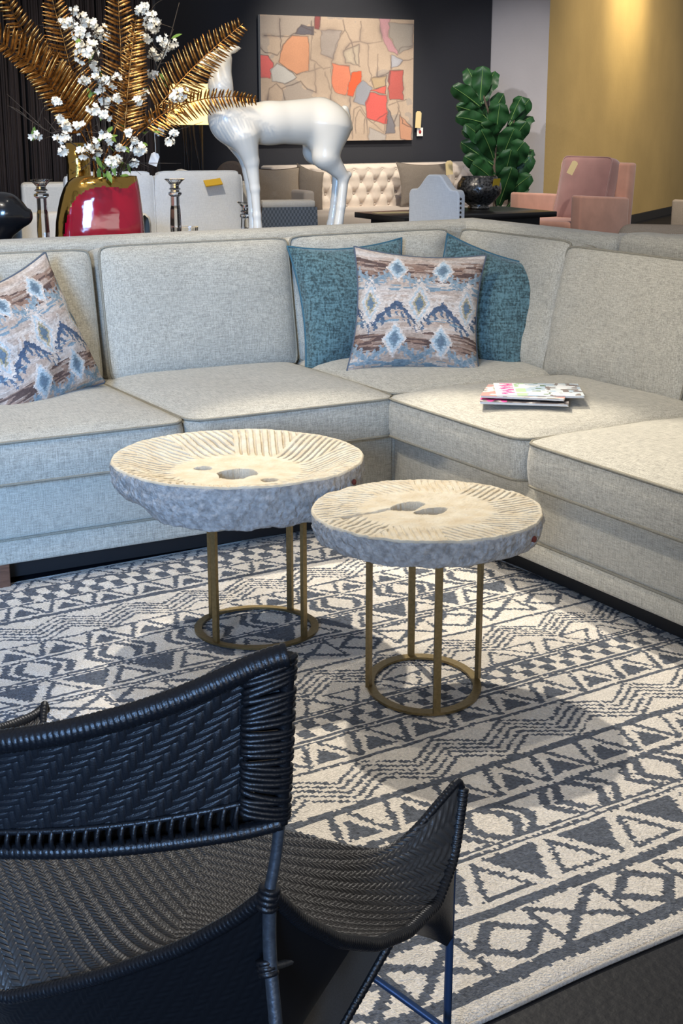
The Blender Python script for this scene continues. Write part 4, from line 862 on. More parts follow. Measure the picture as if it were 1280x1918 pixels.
# reed screen
rs0, rs1 = att(-60, 200, 6.2), att(291, 200, 6.2); q0 = (rs0-P0)@E1; q1 = (rs1-P0)@E1
scr = thing('reed_screen', 'tall dark brown reed screen at the left behind the bouquet', 'screen', tuple(S((q0+q1)/2, 6.2, 0)), A30)
rr_ = []; hw = (q1-q0)/2
for k in range(190):
    x = -hw+2*hw*(k+.5)/190+RS.randn()*.004; y = RS.rand()*.03; b = RS.randn()*.012; rr_.append(tube(np.array([(x, y, 0.01), (x+b*.4, y-.01, 1.0), (x+b, y, 2.9)]), .004+.006*RS.rand(), 5))
obj('reeds', join(*rr_), M['reed'], scr); obj('backing', box(-hw, hw, .045, .06, .01, 2.88), M['black'], scr, smooth=False)
obj('frame', join(box(-hw-.02, -hw, 0, .06, 0, 2.9), box(hw, hw+.025, -.0, .06, 0, 2.9), box(-hw, hw, 0, .06, 2.88, 2.92)), M['black'], scr, smooth=False)
# painting
PT = TW-.05
def pq(u, v): p = att(u, v, PT); q = p-P0; return q@E1, p[2]
xa, za = pq(487, 27); xb, zb = pq(776, 34); _, zc = pq(775, 262); zc2 = zc
pw = xb-xa; phh = za-zc; pc = ((xa+xb)/2, (za+zc)/2)
art = thing('painting', 'large unframed abstract canvas in tan, coral and grey on the charcoal wall', 'painting', tuple(S(pc[0], PT, pc[1])), A30)
obj('stretcher', box(-pw/2, pw/2, .003, .045, -phh/2, phh/2), M['cream'], art, smooth=False)
na_, nb_ = 230, 176; gx = np.linspace(0, 1, na_); gz = np.linspace(0, 1, nb_); GX, GZ = np.meshgrid((gx[1:]+gx[:-1])/2, (gz[1:]+gz[:-1])/2, indexing='ij'); GX = GX.ravel(); GZ = GZ.ravel()
wx = GX*1160+30+6*vnoise(np.stack([GX*30, GZ*30, GX*0], -1)); wy = GZ*925+32+6*vnoise(np.stack([GX*30, GZ*30, GX*0+5], -1))      # sketch units
def inpoly(x, y, P_):
    r = np.zeros(x.shape, bool); n = len(P_)
    for i in range(n):
        x1, y1 = P_[i]; x2, y2 = P_[(i+1) % n]
        if y1 == y2: continue
        c = ((y1 > y) != (y2 > y)) & (x < (x2-x1)*(y-y1)/(y2-y1)+x1); r ^= c
    return r
def dline(x, y, P_):
    d = np.full(x.shape, 1e9)
    for (x1, y1), (x2, y2) in zip(P_[:-1], P_[1:]):
        L = (x2-x1)**2+(y2-y1)**2+1e-9; t = np.clip(((x-x1)*(x2-x1)+(y-y1)*(y2-y1))/L, 0, 1); d = np.minimum(d, np.hypot(x-x1-t*(x2-x1), y-y1-t*(y2-y1)))
    return d
n_ = fbm(np.stack([GX*5, GZ*4, GX*0+3], -1), 4)
ac = np.array(lin((186, 166, 146)))*(1+.16*n_)[:, None]
ac = np.where((n_ > .35)[:, None], np.array(lin((170, 158, 146))), ac)
SHP = [((208, 148, 112), [(255, 180), (380, 180), (382, 430), (290, 455), (215, 410), (160, 370), (200, 240)]), ((206, 92, 92), [(20, 320), (85, 325), (125, 380), (95, 490), (20, 480)]), ((188, 186, 180), [(100, 430), (150, 380), (230, 420), (290, 480), (200, 530), (110, 510)]),
 ((88, 90, 100), [(280, 165), (330, 100), (415, 110), (415, 170)]), ((132, 62, 66), [(425, 30), (470, 30), (465, 125), (420, 125)]), ((216, 126, 96), [(560, 375), (690, 390), (700, 470), (660, 615), (570, 590), (548, 520)]), ((230, 88, 44), [(705, 440), (775, 430), (782, 510), (745, 540), (710, 620), (668, 610)]),
 ((146, 152, 162), [(790, 495), (865, 550), (815, 690), (720, 660), (740, 560)]), ((208, 84, 80), [(850, 590), (980, 610), (985, 830), (960, 835), (820, 780), (815, 660)]), ((204, 92, 82), [(850, 575), (970, 535), (975, 600)]), ((182, 82, 78), [(1005, 420), (1110, 415), (1110, 640), (1000, 640), (990, 500)]),
 ((190, 142, 150), [(915, 30), (1000, 30), (990, 160), (1060, 270), (1060, 300), (990, 270), (940, 170)]), ((172, 174, 182), [(1010, 300), (1110, 340), (1060, 390), (1015, 400)]), ((110, 112, 120), [(990, 700), (1050, 850), (1045, 900), (970, 910), (985, 800)]), ((174, 168, 162), [(840, 860), (980, 920), (970, 960), (835, 960)]),
 ((166, 156, 148), [(475, 130), (630, 130), (580, 280), (560, 340), (470, 300)]), ((154, 148, 140), [(990, 60), (1190, 60), (1180, 240), (1070, 290), (1000, 160)]), ((172, 150, 118), [(855, 480), (980, 460), (960, 540), (880, 560)]), ((190, 140, 112), [(1080, 760), (1190, 860), (1180, 960), (1090, 950)]), ((184, 170, 150), [(640, 280), (760, 230), (760, 380), (660, 370)])]
ink = np.full(GX.shape, 1e9)
for c, P_ in SHP:
    k = inpoly(wx, wy, P_); ac[k] = np.array(lin(c))*(1+.14*n_[k])[:, None]; ink = np.minimum(ink, dline(wx, wy, P_+P_[:1]))
for P_ in [[(170, 60), (175, 160), (180, 290), (150, 320), (60, 300), (30, 270)], [(400, 60), (405, 200), (390, 350), (440, 370), (490, 420), (540, 400)], [(640, 50), (650, 120), (580, 240), (560, 340), (545, 420), (550, 560), (540, 640), (600, 700)], [(650, 120), (700, 200), (740, 370), (770, 390)], [(775, 60), (770, 210), (830, 220), (940, 200), (920, 60)], [(770, 210), (690, 220), (640, 290)], [(830, 220), (830, 380), (860, 460), (850, 500)], [(910, 300), (900, 470), (1000, 440)], [(1000, 300), (1015, 410), (990, 560), (985, 700)], [(1060, 280), (1100, 240), (1180, 230)], [(1110, 340), (1180, 330)], [(80, 660), (90, 560), (140, 530), (180, 570), (200, 650)], [(180, 560), (320, 510), (370, 570), (430, 590)], [(430, 380), (430, 590)], [(500, 440), (550, 600)], [(690, 620), (690, 720), (710, 940)], [(710, 940), (720, 720), (770, 690), (820, 770), (830, 950)], [(740, 900), (735, 780), (770, 720), (810, 780), (800, 900)], [(830, 790), (960, 900), (985, 740), (880, 820)], [(1000, 680), (1130, 640)], [(1040, 830), (1080, 700), (1060, 640)], [(1070, 700), (1110, 830), (1200, 860)], [(60, 180), (240, 185), (280, 160)], [(330, 110), (430, 150)], [(290, 460), (370, 440), (480, 410)]]: ink = np.minimum(ink, dline(wx, wy, P_))
m_ = np.clip((6.5-ink)/6, 0, 1)*(.42+.40*np.clip(n_+.5, 0, 1)); ac = ac*(1-m_[:, None])+np.array(lin((64, 58, 62)))*m_[:, None]
m_ = np.clip((26-ink)/26, 0, 1)*np.clip(vnoise(np.stack([GX*9, GZ*9, GX*0+8], -1)), 0, 1)*.7; ac = ac*(1-m_[:, None])+np.array(lin((96, 88, 90)))*m_[:, None]
ac = ac*.86+.14*ac.mean(0)
CX, CZz = np.meshgrid(gx, gz, indexing='ij'); Vc = np.stack([-pw/2+CX*pw, np.zeros_like(CX), phh/2-CZz*phh], -1).reshape(-1, 3)
obj('canvas', (Vc, gridF(na_, nb_)), M['canvas'], art, smooth=False, col=ac)
tagcard('manila tag hanging at the lower right corner of the painting', att(784, 224, TW-.06), .07, .17, M['tagp'], A30, .05)
dd = np.arange(12)/12*2*PI; tagcard('small white card with a red mark beside the lower right of the painting', att(787, 247, TW-.03), .075, .085, M['tagw'], A30, 0, name='wall_card', cut=False, spot_=prism([(.016*math.cos(a), .02*math.sin(a)) for a in dd], -.003, -.0013))
# tufted sofa along the charcoal wall
sxa, sxb = 4.10, 6.74; tl = sxb-sxa
ts = thing('tufted_sofa', 'cream button-tufted sofa along the charcoal wall', 'sofa', tuple(S((sxa+sxb)/2, TW-.62, 0)), A30)
nx, nz = 200, 60; x = np.linspace(-tl/2+.02, tl/2-.02, nx); z = np.linspace(.36, .862, nz); X, Z = np.meshgrid(x, z, indexing='ij')
px, pz = .166, .115; btn = []
dep = np.zeros_like(X)
for j in range(4):
    zz = .47+j*pz
    for i in range(-9, 10):
        bx = i*px+(j % 2)*px/2
        if abs(bx) < tl/2-.12 and zz < .84: btn.append((bx, zz)); dep = np.maximum(dep, np.exp(-np.hypot((X-bx)/.034, (Z-zz)/.030)**1.2))
lat = np.minimum(np.abs(((X/px+(Z-.47)/pz/2+.5) % 1)-.5), np.abs(((X/px-(Z-.47)/pz/2+.5) % 1)-.5)); up = (Z > .80)
dy = .05*dep+.014*np.exp(-(lat/.07)**2)*(~up)+.05*np.clip((Z-.82)/.042, 0, 1)**2.2
bk = np.stack([X, .22+dy-.05, Z], -1).reshape(-1, 3)
obj('tufted_back', (bk, gridF(nx, nz)), M['tuft'], ts); obj('back_frame', box(-tl/2, tl/2, .26, .52, .12, .865, .03, 3), M['tuft'], ts, flat_angle=.7)
for sg in (-1, 1): obj('arm', box(sg*(tl/2-.05)-.06, sg*(tl/2-.05)+.06, -.42, .40, .12, .66 if sg < 0 else .84, .03, 3), M['tuft'], ts, flat_angle=.7)
obj('seat', box(-tl/2+.07, tl/2-.07, -.44, .26, .30, .45, .04, 3), M['tuft'], ts, flat_angle=.7); obj('base', box(-tl/2+.03, tl/2-.03, -.40, .5, .12, .31), M['tuft'], ts, smooth=False)
bm_ = None
for i, (bx, zz) in enumerate(btn[:90]):
    if bm_ is None: bm_ = obj('button', tr(lathe([(.014, 0), (.012, .006), (.0001, .008)], 10), np.array(Matrix.Rotation(PI/2, 4, 'X'))), M['tuft'], ts); o_ = bm_
    else: o_ = bm_.copy(); COL.objects.link(o_); o_.parent = ts
    o_.location = (bx, .213, zz)
for sx in (-1, 1):
    for sy in (-.36, .44): obj('leg', lathe([(.02, 0), (.03, .12)], 12), M['espresso'], ts).location = (sx*(tl/2-.12), sy, 0)
# dark table, bowl, dining chair
tz_ = .75; lc = atz(664, 397, tz_); rc_ = atz(1025, 394, tz_); L1 = (rc_-lc)@E1; L2 = max(.62, -(rc_-lc)@E2); ncr = lc-E2*L2; tc = ncr+E1*L1/2+E2*L2/2
dt = thing('side_table', 'dark espresso table behind the sofa corner holding a mercury glass bowl', 'table', (tc[0], tc[1], 0), A30)
obj('tabletop', box(-L1/2, L1/2, -L2/2, L2/2, tz_-.035, tz_, .004), M['espresso'], dt, flat_angle=.6); obj('apron', box(-L1/2+.08, L1/2-.08, -L2/2+.08, L2/2-.08, tz_-.11, tz_-.034), M['espresso'], dt, smooth=False)
for sx in (-1, 1):
    for sy in (-1, 1): obj('leg', box(sx*(L1/2-.11)-.03, sx*(L1/2-.11)+.03, sy*(L2/2-.11)-.03, sy*(L2/2-.11)+.03, 0, tz_-.1), M['espresso'], dt, smooth=False)
bc = atz(897, 391, tz_); kb = kpx(bc); bw = thing('bowl', 'round mercury glass bowl on the dark table', 'bowl', tuple(bc))
R_ = 42*kb; obj('body', lathe([(0.0001, 0), (R_*.48, 0), (R_*.50, .012), (R_*.42, .02), (R_*.72, .055), (R_*.95, .10), (R_, .135), (R_*.96, .17), (R_*.80, .208), (R_*.80, .214), (R_*.76, .214), (R_*.92, .165), (R_*.9, .10), (R_*.4, .03), (.0001, .026)], 48), M['mercury'], bw)
obj('label', box(-.034, .034, -.0015, .0015, -.04, .04), M['tagy'], bw, smooth=False, label='yellow label').matrix_local = Matrix.Translation((R_*.68, -R_*.68, .165))@Matrix.Rotation(D(44), 4, 'Z')@Matrix.Rotation(D(10), 4, 'X')
ppr = atz(735, 399, tz_); tag(obj('paper_slip', tr(box(-.12, .12, -.05, .05, 0, .004), mat4((0, 0, 0), D(20))), M['tagp'], smooth=False), 'thin booklet lying near the left corner of the dark table', 'paper', None, tuple(ppr+np.array([0, 0, .0005])))
def dining_chair(label, u, Y, rz, wd, hgt, m, cat='chair', name='dining_chair', camel=True, nails=True):
    p = floorpt(u, 400, Y); t = thing(name, label, cat, tuple(p), rz); n = 41; xs = np.linspace(-wd/2, wd/2, n)
    a = np.abs(xs)/(wd/2); tp = np.where(a < .55, hgt-.035*(a/.55)**2, hgt-.035-.012*np.cos((a-.55)/.45*PI/2)+.012-.03*np.clip((a-.7)/.3, 0, 1)**2) if camel else hgt-.16*(1-np.sqrt(np.clip(1-(xs/(wd/2))**2*.98, 0, 1)))
    if camel: q_ = np.clip((a-.18)/.55, 0, 1); tp = hgt-.085*q_*q_*(3-2*q_)-.03*np.clip((a-.88)/.12, 0, 1)**2
    pts = [(-wd/2, .42)]+list(zip(xs, tp))+[(wd/2, .42)]; bmv = prism(pts, -.035, .035)
    o = obj('backrest', bmv, m, t, flat_angle=.6); md = o.modifiers.new('bevel', 'BEVEL'); md.width = .018; md.segments = 3; md.limit_method = 'ANGLE'
    obj('seat', box(-wd/2, wd/2, -.50, .03, .38, .47, .03, 3), m, t, flat_angle=.7)
    for sx in (-1, 1):
        for sy in (-.46, .0): obj('leg', bar((sx*(wd/2-.03), sy, .0), (sx*(wd/2-.03), sy, .385), .04, .04), M['espresso'], t, smooth=False)
    if nails:
        for sx in (-1, 1):
            pr_ = [(sx*(wd/2+.001), 0.018*s_, zz) for s_ in (1,) for zz in np.arange(.48, hgt-.11, .026)]
            o0_ = None
            for q in pr_:
                if o0_ is None: o0_ = obj('nailhead', tr(lathe([(.008, 0), (.006, .005), (.0001, .006)], 8), np.array(Matrix.Rotation(sx*PI/2, 4, 'Y'))), M['nail'], t); w_ = o0_
                else: w_ = o0_.copy(); COL.objects.link(w_); w_.parent = t
                w_.location = q
    return t
dining_chair('white upholstered dining chair with nailhead trim in front of the dark table', 818, 8.75, D(142), .36, 1.03, M['offwhite'])
dining_chair('grey round-backed chair seen between the lamp and the front legs of the deer', 436, 12.6, D(-20), .30, .98, M['greyc'], camel=False, nails=False, name='side_chair')
# fiddle-leaf fig
fp = floorpt(925, 300, 14.5); fig = thing('fiddle_leaf_fig', 'tall fiddle-leaf fig in a dark pot in the corner by the grey return wall', 'plant', tuple(fp)); fo = -fp
obj('pot', lathe([(.15, 0), (.19, .30), (.20, .34), (.18, .34), (.17, .28), (.001, .28)], 28), M['pot'], fig); obj('soil', lathe([(.001, .285), (.172, .283)], 20, False), M['soil'], fig)
def fw(u, v, dy=0.): return aty(u, v, fp[1]+dy)+fo
trk = [np.array([0, 0, .25]), fw(928, 400), fw(925, 330), fw(930, 250), fw(905, 180), fw(895, 130)]; trk2 = [fw(928, 390), fw(945, 330), fw(960, 260), fw(965, 210)]
obj('trunk', tube(smooth(np.array(trk), 40, 2), np.linspace(.020, .008, 40), 8), M['twig'], fig); obj('trunk', tube(smooth(np.array(trk2), 30, 2), np.linspace(.014, .006, 30), 8), M['twig'], fig)
def figleaf(u0, v0, u1, v1, wpx, roll, dy0, dy1, bend=.25):
    a = fw(u0, v0, dy0); b = fw(u1, v1, dy1); d = b-a; L = np.linalg.norm(d); d /= L; vw = np.array([0, -1., 0.1]); s = np.cross(d, vw); s /= np.linalg.norm(s); nr = np.cross(s, d); c, s_ = math.cos(roll), math.sin(roll); s, nr = s*c+nr*s_, nr*c-s*s_
    n, m = 15, 9; wd = wpx*kpx(a-fo)*.41; roll += .5*RS.randn(); V = []
    for i in range(n):
        f = i/(n-1); w = wd*(.16+1.05*np.sin(PI*min(1, f*.9+.04))**.8*(.62+.6*f))*(1 if f < .93 else max(.02, (1-f)/.07)**.5)
        for j in range(m):
            g = j/(m-1)*2-1; V.append(a+d*L*f+s*w*g+nr*(-.35*w*g*g*.8-bend*L*f*f*.5+.018*math.sin(f*15+2.5*abs(g))*abs(g))-np.array([0, 0, 1])*bend*L*f*f*.45)
    lf = obj('leaf', (np.array(V), gridF(n, m)), M['figleaf'], fig); mid = np.array(V).reshape(n, m, 3)[:, m//2]+nr*.003
    obj('midrib', tube(mid, np.linspace(.005, .0015, n), 5), M['vein'], lf)
for a in [(900, 190, 905, 118, 40, .1, 0, -.1), (898, 180, 878, 116, 34, -.3, 0, .1), (902, 195, 925, 120, 34, .5, 0, .1), (900, 200, 852, 158, 36, .3, 0, -.2), (905, 215, 858, 196, 26, .6, 0, -.15), (915, 225, 950, 165, 32, -.4, 0, .15), (920, 235, 862, 212, 34, .2, 0, -.25), (930, 250, 936, 190, 42, .2, 0, -.15), (955, 235, 995, 178, 36, -.2, 0, .0), (958, 225, 975, 176, 30, .5, 0, -.1), (925, 260, 868, 240, 30, .4, 0, -.1), (950, 250, 998, 205, 32, .6, 0, .1), (925, 285, 880, 222, 34, -.5, 0, -.2), (930, 270, 905, 232, 44, .4, 0, -.3), (948, 280, 985, 225, 40, -.1, 0, -.2), (940, 300, 962, 238, 46, .1, -.05, -.3), (925, 310, 864, 262, 34, .5, 0, -.1), (925, 300, 908, 240, 40, -.2, 0, -.3), (950, 310, 1000, 268, 34, .5, 0, .1), (945, 320, 978, 262, 46, .2, -.05, -.3), (928, 330, 875, 288, 34, .2, 0, -.2), (930, 345, 895, 300, 42, -.3, 0, -.3), (950, 345, 996, 284, 40, .1, 0, -.1), (940, 350, 960, 278, 44, -.2, -.05, -.35), (935, 370, 892, 330, 34, .4, 0, -.1), (945, 372, 990, 322, 36, .3, 0, -.2), (935, 385, 960, 310, 42, -.1, -.05, -.3), (950, 390, 985, 336, 30, .6, 0, .1), (930, 240, 880, 186, 34, .5, 0, .2), (945, 265, 985, 195, 34, -.6, 0, .2), (928, 320, 915, 262, 44, .5, 0, .25), (950, 330, 985, 300, 38, -.5, 0, .25)]: figleaf(*a)
# armchairs
def armchair(label, u, Y, rz, wd, dp, zarm, zback, m, ms, mb=None, name='armchair', splay=.08):
    t = thing(name, label, 'chair', tuple(floorpt(u, 400, Y)), rz); h = wd/2
    obj('seat_base', box(-h+.09, h-.09, -dp/2+.02, dp/2-.12, .16, .34, .02), m, t, flat_angle=.7); obj('seat_cushion', box(-h+.10, h-.10, -dp/2, dp/2-.2, .335, .47, .04, 3), m, t, flat_angle=.7)
    for sg in (-1, 1):
        V, f_ = box(-.055, .055, -dp/2+.01, dp/2-.10, .15, zarm, .022, 3); V = V.copy(); V[:, 2] -= np.where(V[:, 2] > .4, .05*(V[:, 1]+dp/2)/dp, 0); V[:, 0] += sg*(h-.06); obj('arm', (V, f_), m, t, flat_angle=.7)
    V, f_ = box(-h+.02, h-.02, dp/2-.17, dp/2-.05, .15, zback, .025, 3); V = V.copy(); V[:, 1] += splay*2*np.clip(V[:, 2]-.35, 0, 2)*.6; obj('back', (V, f_), m, t, flat_angle=.7)
    if mb is not None:
        sh, a, b = boxcush(wd-.26, zback-.40, .12, .03, 24, .05, .006, 61); Mx = np.array(Matrix.Translation((0, dp/2-.235+splay*.35, (zback+.46)/2+.01))@Matrix.Rotation(PI/2-.22, 4, 'X')); o = obj('back_cushion', tr(sh, Mx), mb, t); obj('piping', pipe(a@Mx[:3, :3].T+Mx[:3, 3], .006), mb, o)
    for sx in (-1, 1):
        for sy in (-dp/2+.08, dp/2-.16): obj('leg', lathe([(.014, 0), (.022, .16)], 10), M['espresso'], t).location = (sx*(h-.09), sy, 0)
    return t
armchair('dusty rose velvet armchair with a mauve back cushion by the ochre wall', 1072, 13.0, D(-47), .80, .80, .70, .95, M['pink'], M['pink'], M['mauve'])
tagcard('cream tag hanging over the corner of the mauve cushion on the rose armchair', aty(1073, 314, 12.86), .055, .12, M['tagp'], 0, .45)
armchair('beige armchair cut off by the right edge in front of the ochre wall', 1385, 12.0, D(-38), .84, .82, .70, .90, M['beige'], M['beige'])
ot = thing('slipper_chair', 'low beige chair back with fringe rising behind the right sofa back', 'chair', tuple(floorpt(1252, 420, 8.4)), D(-14)); zt_ = aty(1240, 421, 8.4)[2]
obj('back', box(-.28, .34, -.09, .09, .25, zt_, .07, 5), M['beige'], ot, flat_angle=.7); obj('seat', box(-.28, .34, -.6, -.08, .25, .42, .04, 3), M['beige'], ot, flat_angle=.7); obj('base', box(-.26, .32, -.57, .07, 0, .26), M['beige'], ot, smooth=False); obj('fringe', wrapped(np.array([(-.27, -.094, zt_-.055), (.33, -.094, zt_-.055)]), .012, .012, .3), M['cream'], ot)
# slipcovered sofa and tub chair behind the bouquet
ss = thing('slipcover_sofa', 'pale slipcovered sofa behind the vase with tall plump back cushions', 'sofa', tuple(floorpt(292, 380, 9.6)), D(14)); ks = kpx(aty(292, 380, 9.2)); zt2 = aty(292, 322, 9.5)[2]
obj('base', box(-.85, .62, -.75, .25, .02, .30), M['cream'], ss, smooth=False); obj('seat', box(-.80, .58, -.78, -.05, .29, .48, .04, 3), M['cream'], ss, flat_angle=.7)
n = 61; xs = np.linspace(-.85, .62, n); tops = zt2-.07+.075*np.exp(-((xs-.20)/.10)**2)+.06*np.exp(-((xs+.13)/.10)**2); o = obj('back', prism([(-.85, .2)]+list(zip(xs, tops))+[(.62, .2)], .02, .24), M['cream'], ss, flat_angle=.6); o.modifiers.new('bevel', 'BEVEL').width = .03; o.modifiers['bevel'].segments = 3; o.modifiers['bevel'].limit_method = 'ANGLE'
for cx, w_, sd in ((.255, .56, 62), (-.31, .55, 63)):
    sh, a, b = boxcush(w_, zt2-.49, .20, .05, 30, .09, .008, sd); Mx = np.array(Matrix.Translation((cx, -.13, (zt2+.48)/2-.0))@Matrix.Rotation(PI/2-.12, 4, 'X')); o = obj('back_cushion', tr(sh, Mx), M['offwhite'], ss); obj('piping', join(pipe(a@Mx[:3, :3].T+Mx[:3, 3], .005), pipe(b@Mx[:3, :3].T+Mx[:3, 3], .005)), M['offwhite'], o)
for sx in (-.83, .60): obj('arm', box(sx-.05, sx+.05, -.76, .24, .05, .62, .03, 3), M['cream'], ss, flat_angle=.7)
yt = aty(399, 341, 9.42); tag(obj('price_tag', tr(box(-.055, .055, -.045, .045, -.003, .003), np.array(Matrix.Rotation(D(18), 4, 'Z')@Matrix.Rotation(D(24), 4, 'X')@Matrix.Rotation(D(-8), 4, 'Y'))), M['tagy'], smooth=False), 'yellow tag lying on top of the pale slipcovered cushion', 'tag', None, tuple(yt))
tb = thing('tub_chair', 'low cream chair with rounded back behind the left candlestick', 'chair', tuple(floorpt(150, 420, 8.3)), D(10)); zb_ = aty(80, 402, 8.3)[2]
ph_ = np.linspace(PI*-.08, PI*1.08, 40); ring = np.stack([.40*np.cos(ph_), .34*np.sin(ph_), np.zeros(40)], -1); V = []
for k, (rr2, z2) in enumerate([(1., .12), (1., zb_-.06), (.985, zb_-.02), (.93, zb_), (.86, zb_-.02), (.83, zb_-.06), (.83, .3)]): V.append(ring*rr2+np.array([0, 0, z2]))
obj('back', (np.array(V).reshape(-1, 3), gridF(7, 40).tolist()), M['cream'], tb); obj('seat', box(-.30, .30, -.32, .24, .12, .44, .05, 3), M['cream'], tb, flat_angle=.7); obj('foot', box(-.3, .3, -.25, .2, 0, .125), M['espresso'], tb, smooth=False)
# lamp
lp = floorpt(378, 230, 11.6); zsb = aty(378, 233, 11.6)[2]; klp = kpx(aty(378, 233, 11.6)); lamp = thing('floor_lamp', 'floor lamp with lit warm drum shade and thin black branch stems', 'lamp', tuple(lp)); rad = 66*klp
obj('lamp_shade', (lathe([(rad, zsb), (rad*.86, zsb+.30), (rad*.85, zsb+.30), (rad*.99, zsb)], 40, False)), M['shade'], lamp)
for i, (ut, ub) in enumerate([(341, 345), (347, 355), (354, 357), (361, 377), (374, 377)]):
    p = aty(ut, 236, 11.6+.03*(i % 2))-lp; q = aty(ub, 320, 11.6+.02*(i % 3))-lp; obj('stem', tube(smooth(np.array([p+np.array([0, 0, .06]), p, (p+q)/2+np.array([.012*(-1)**i, 0, 0]), q, [q[0]*.8, q[1], .03]]), 30, 2), .0085, 7), M['blackmetal'], lamp)
obj('base', lathe([(.0001, 0), (.17, 0), (.17, .03), (.0001, .04)], 28), M['blackmetal'], lamp); obj('harp', tube(np.array([(-rad*.9, 0, zsb+.1), (0, 0, zsb+.08), (rad*.9, 0, zsb+.1)]), .005, 6), M['blackmetal'], lamp); obj('stem', tube(np.array([(0, 0, .03), (0, 0, zsb+.1)]), .007, 8), M['blackmetal'], lamp)
# checked chair seen from behind, cushions beyond it
kc = floorpt(542, 400, 10.2); zk = aty(542, 388, 10.2)[2]; ck = thing('check_chair', 'low grey check chair seen from behind between the legs of the deer', 'chair', tuple(kc), D(10)); kk = kpx(aty(542, 388, 10.2))
gx_ = np.linspace(-56*kk, 58*kk, 61); gz_ = np.linspace(.12, zk, 61); GX_, GZ_ = np.meshgrid(gx_, gz_, indexing='ij'); tap = 1-.10*(GZ_-.12)/zk
ii, jj = np.meshgrid(np.arange(60), np.arange(60), indexing='ij'); cc = np.where((((ii//2) % 2) ^ ((jj//2) % 2))[..., None] > 0, np.array(lin((92, 98, 104))), np.array(lin((120, 126, 132)))).reshape(-1, 3)
obj('back_panel', (np.stack([GX_*tap, GX_*0-.003, GZ_], -1).reshape(-1, 3), gridF(61, 61)), M['check'], ck, smooth=False, col=cc)
obj('back', prism([(-56*kk, .1), (-51*kk, zk+.0), (52*kk, zk+.0), (58*kk, .1)], .0, .12), M['greyc'], ck, smooth=False); obj('top_rail', box(-51*kk, 50*kk, -.008, .13, zk-.004, zk+.045, .015), M['cream'], ck, flat_angle=.7); obj('seat', box(-.2, .21, .11, .6, .1, .44, .03), M['greyc'], ck, flat_angle=.7)
for sx in (-.17, .18):
    for sy in (.05, .54): obj('leg', box(sx-.015, sx+.015, sy-.015, sy+.015, 0, .11), M['espresso'], ck, smooth=False)
M['taupe2'] = M['greyc']; M['taupe2_pipe'] = M['greyc']; M['cream2'] = M['beige']; M['cream2_pipe'] = M['brown']
def onseat(u, tt): p = att(u, 360, tt); q = p-P0; return S(q@E1, tt, .455)
throw('throw_pillow', 'taupe pillow with pinched corners on the right end of the tufted sofa', 'pillow', onseat(800, TW-.72), A30, D(16), D(2), .62, .44, .14, 'taupe2', 51)
throw('throw_pillow', 'square cream pillow with brown edge at the left end of the tufted sofa', 'pillow', onseat(523, TW-.74), A30-.1, D(12), 0, .50, .42, .14, 'cream2', 52)
throw('throw_pillow', 'taupe pillow tilted on its corner right of the square cream pillow', 'pillow', onseat(580, TW-.66), A30+.3, D(14), D(16), .36, .42, .12, 'taupe2', 53)
tagcard('cream tag hanging from the taupe pillow behind the white dining chair', onseat(841, TW-.80)*np.array([1, 1, 0])+np.array([0, 0, att(841, 314, TW-.80)[2]]), .085, .14, M['tagp'], A30, -.1)
tb_ = att(510, 368, TW-1.12); trp = thing('tray', 'small dark brown tray on the tufted sofa seat in front of the cream pillow', 'tray', (tb_[0], tb_[1], .451), A30)
obj('base', box(-.12, .11, -.07, .07, 0, .012), M['brown'], trp, smooth=False); obj('rim', join(box(-.12, .11, -.07, -.058, .011, .05), box(-.12, .11, .058, .07, .011, .05), box(-.12, -.108, -.058, .058, .011, .05), box(.098, .11, -.058, .058, .011, .05)), M['brown'], trp, smooth=False)
# ------------------------------------------------------------------ light
def spot(name, loc, target, power, color, size=60, blend=.5, rad=.06):
    l = bpy.data.lights.new(name, 'SPOT'); o = bpy.data.objects.new(name, l); COL.objects.link(o); l.energy = power; l.color = color; l.spot_size = D(size); l.spot_blend = blend; l.shadow_soft_size = rad
    o.location = loc; o.rotation_euler = (Vector(target)-Vector(loc)).to_track_quat('-Z', 'Y').to_euler(); return o
def area(name, loc, target, power, color, sx, sy):
    l = bpy.data.lights.new(name, 'AREA'); o = bpy.data.objects.new(name, l); COL.objects.link(o); l.energy = power; l.color = color; l.shape = 'RECTANGLE'; l.size = sx; l.size_y = sy
    o.location = loc; o.rotation_euler = (Vector(target)-Vector(loc)).to_track_quat('-Z', 'Y').to_euler(); return o
WARM = (1, .92, .79); BLUE = (.26, .52, 1.)
spot('ceiling_or_fill_spot', (-.75, 6.3, 4.0), (.42, 3.3, 0), 1020, WARM, 27, .4, .05)
spot('ceiling_or_fill_spot', (-.35, 4.1, 3.9), (-.25, 3.7, 0), 150, WARM, 70, .4, .05)
spot('ceiling_or_fill_spot', (-1.6, 2.9, 3.8), (.35, 5.2, .5), 240, WARM, 60, .6)
spot('ceiling_or_fill_spot', (1.9, 3.2, 3.8), (1.4, 3.9, .2), 60, WARM, 60, .5)
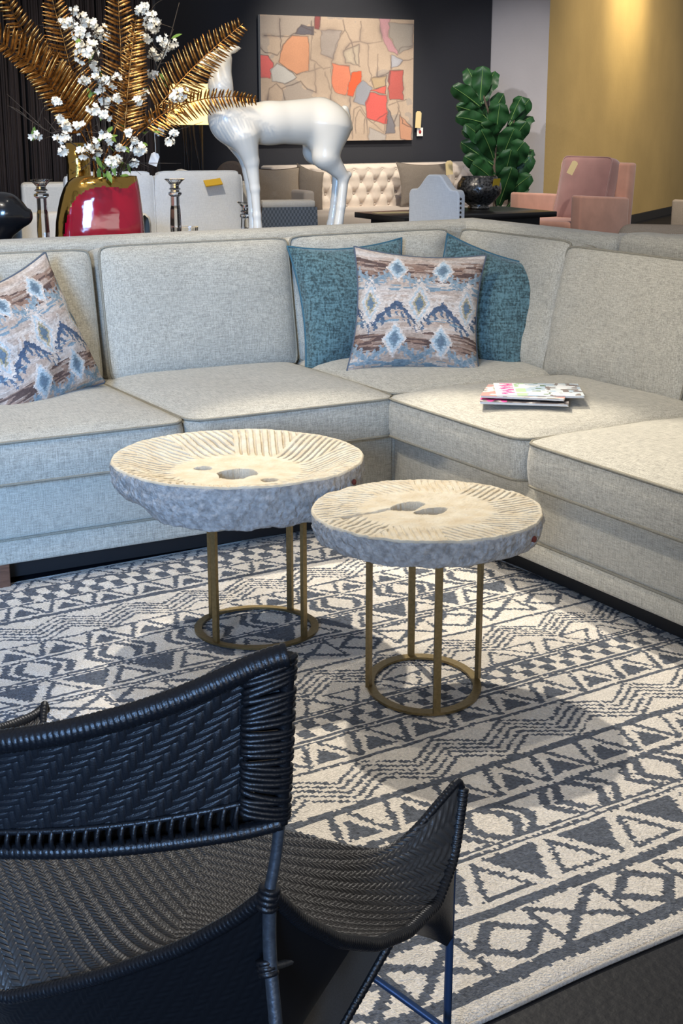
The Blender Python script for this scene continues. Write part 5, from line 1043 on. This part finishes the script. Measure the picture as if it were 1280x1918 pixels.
spot('ceiling_or_fill_spot', (-2.2, 3.2, 3.8), (-.9, 4.6, .5), 105, WARM, 60, .6)
spot('ceiling_or_fill_spot', (-.6, 4.6, 4.0), (-.35, 6.6, 1.1), 270, WARM, 50, .6)
spot('ceiling_or_fill_spot', (.5, 3.9, 3.4), (-.22, 1.72, .36), 200, (1, .95, .88), 19, .5)  # added fill that brings out the seat weave, no known lamp
hot = aplane(1180, -30, C0, C0+DY)
spot('wall_washer', tuple(hot+NF*1.5+np.array([0, 0, 1.0])), tuple(hot), 330, (1, .86, .55), 62, 1.)
spot('wall_washer', tuple(C0+DY*2.0+NF*3.2+np.array([0, 0, 4.2])), tuple(C0+DY*2.6+NF*.0+np.array([0, 0, 1.3])), 520, (1, .88, .66), 95, .9)
spot('picture_fill', tuple(S(4.9, 6.8, 4.3)), tuple(S(5.0, 9.1, 1.6)), 760, WARM, 42, .9)  # added fill to brighten the painting, no lamp known there
spot('ceiling_or_fill_spot', (.05, 10.0, 2.3), (1.95, 16.1, 1.35), 430, (.97, .96, 1), 24, .6, .04)
spot('ceiling_or_fill_spot', (1.2, 11.5, 4.2), (1.4, 15.0, .5), 800, WARM, 55, .8)
spot('ceiling_or_fill_spot', (2.2, 10.2, 4.2), (2.9, 13.4, .6), 450, WARM, 50, .8)
spot('ceiling_or_fill_spot', (-1.4, 6.6, 4.2), (-1.2, 9.5, .7), 380, WARM, 60, .8)
a_ = area('window_daylight', (-1.5, -3.0, 1.9), (-1.15, 4.2, .30), 40, BLUE, 1.6, 1.8); a_.data.spread = D(36)
area('sofa_front_fill', (1.2, -3.5, 1.3), (0.6, 4.4, .5), 62, (1, .95, .86), 5, 1.4)  # added warm fill for the sofa fronts, not a real opening
w = bpy.data.worlds.new('world'); SC.world = w; w.use_nodes = True; w.node_tree.nodes['Background'].inputs[0].default_value = (.9, .92, 1, 1); w.node_tree.nodes['Background'].inputs[1].default_value = .27
SC.view_settings.view_transform = 'Standard'; SC.view_settings.look = 'None'; SC.view_settings.exposure = 0; SC.view_settings.gamma = 1
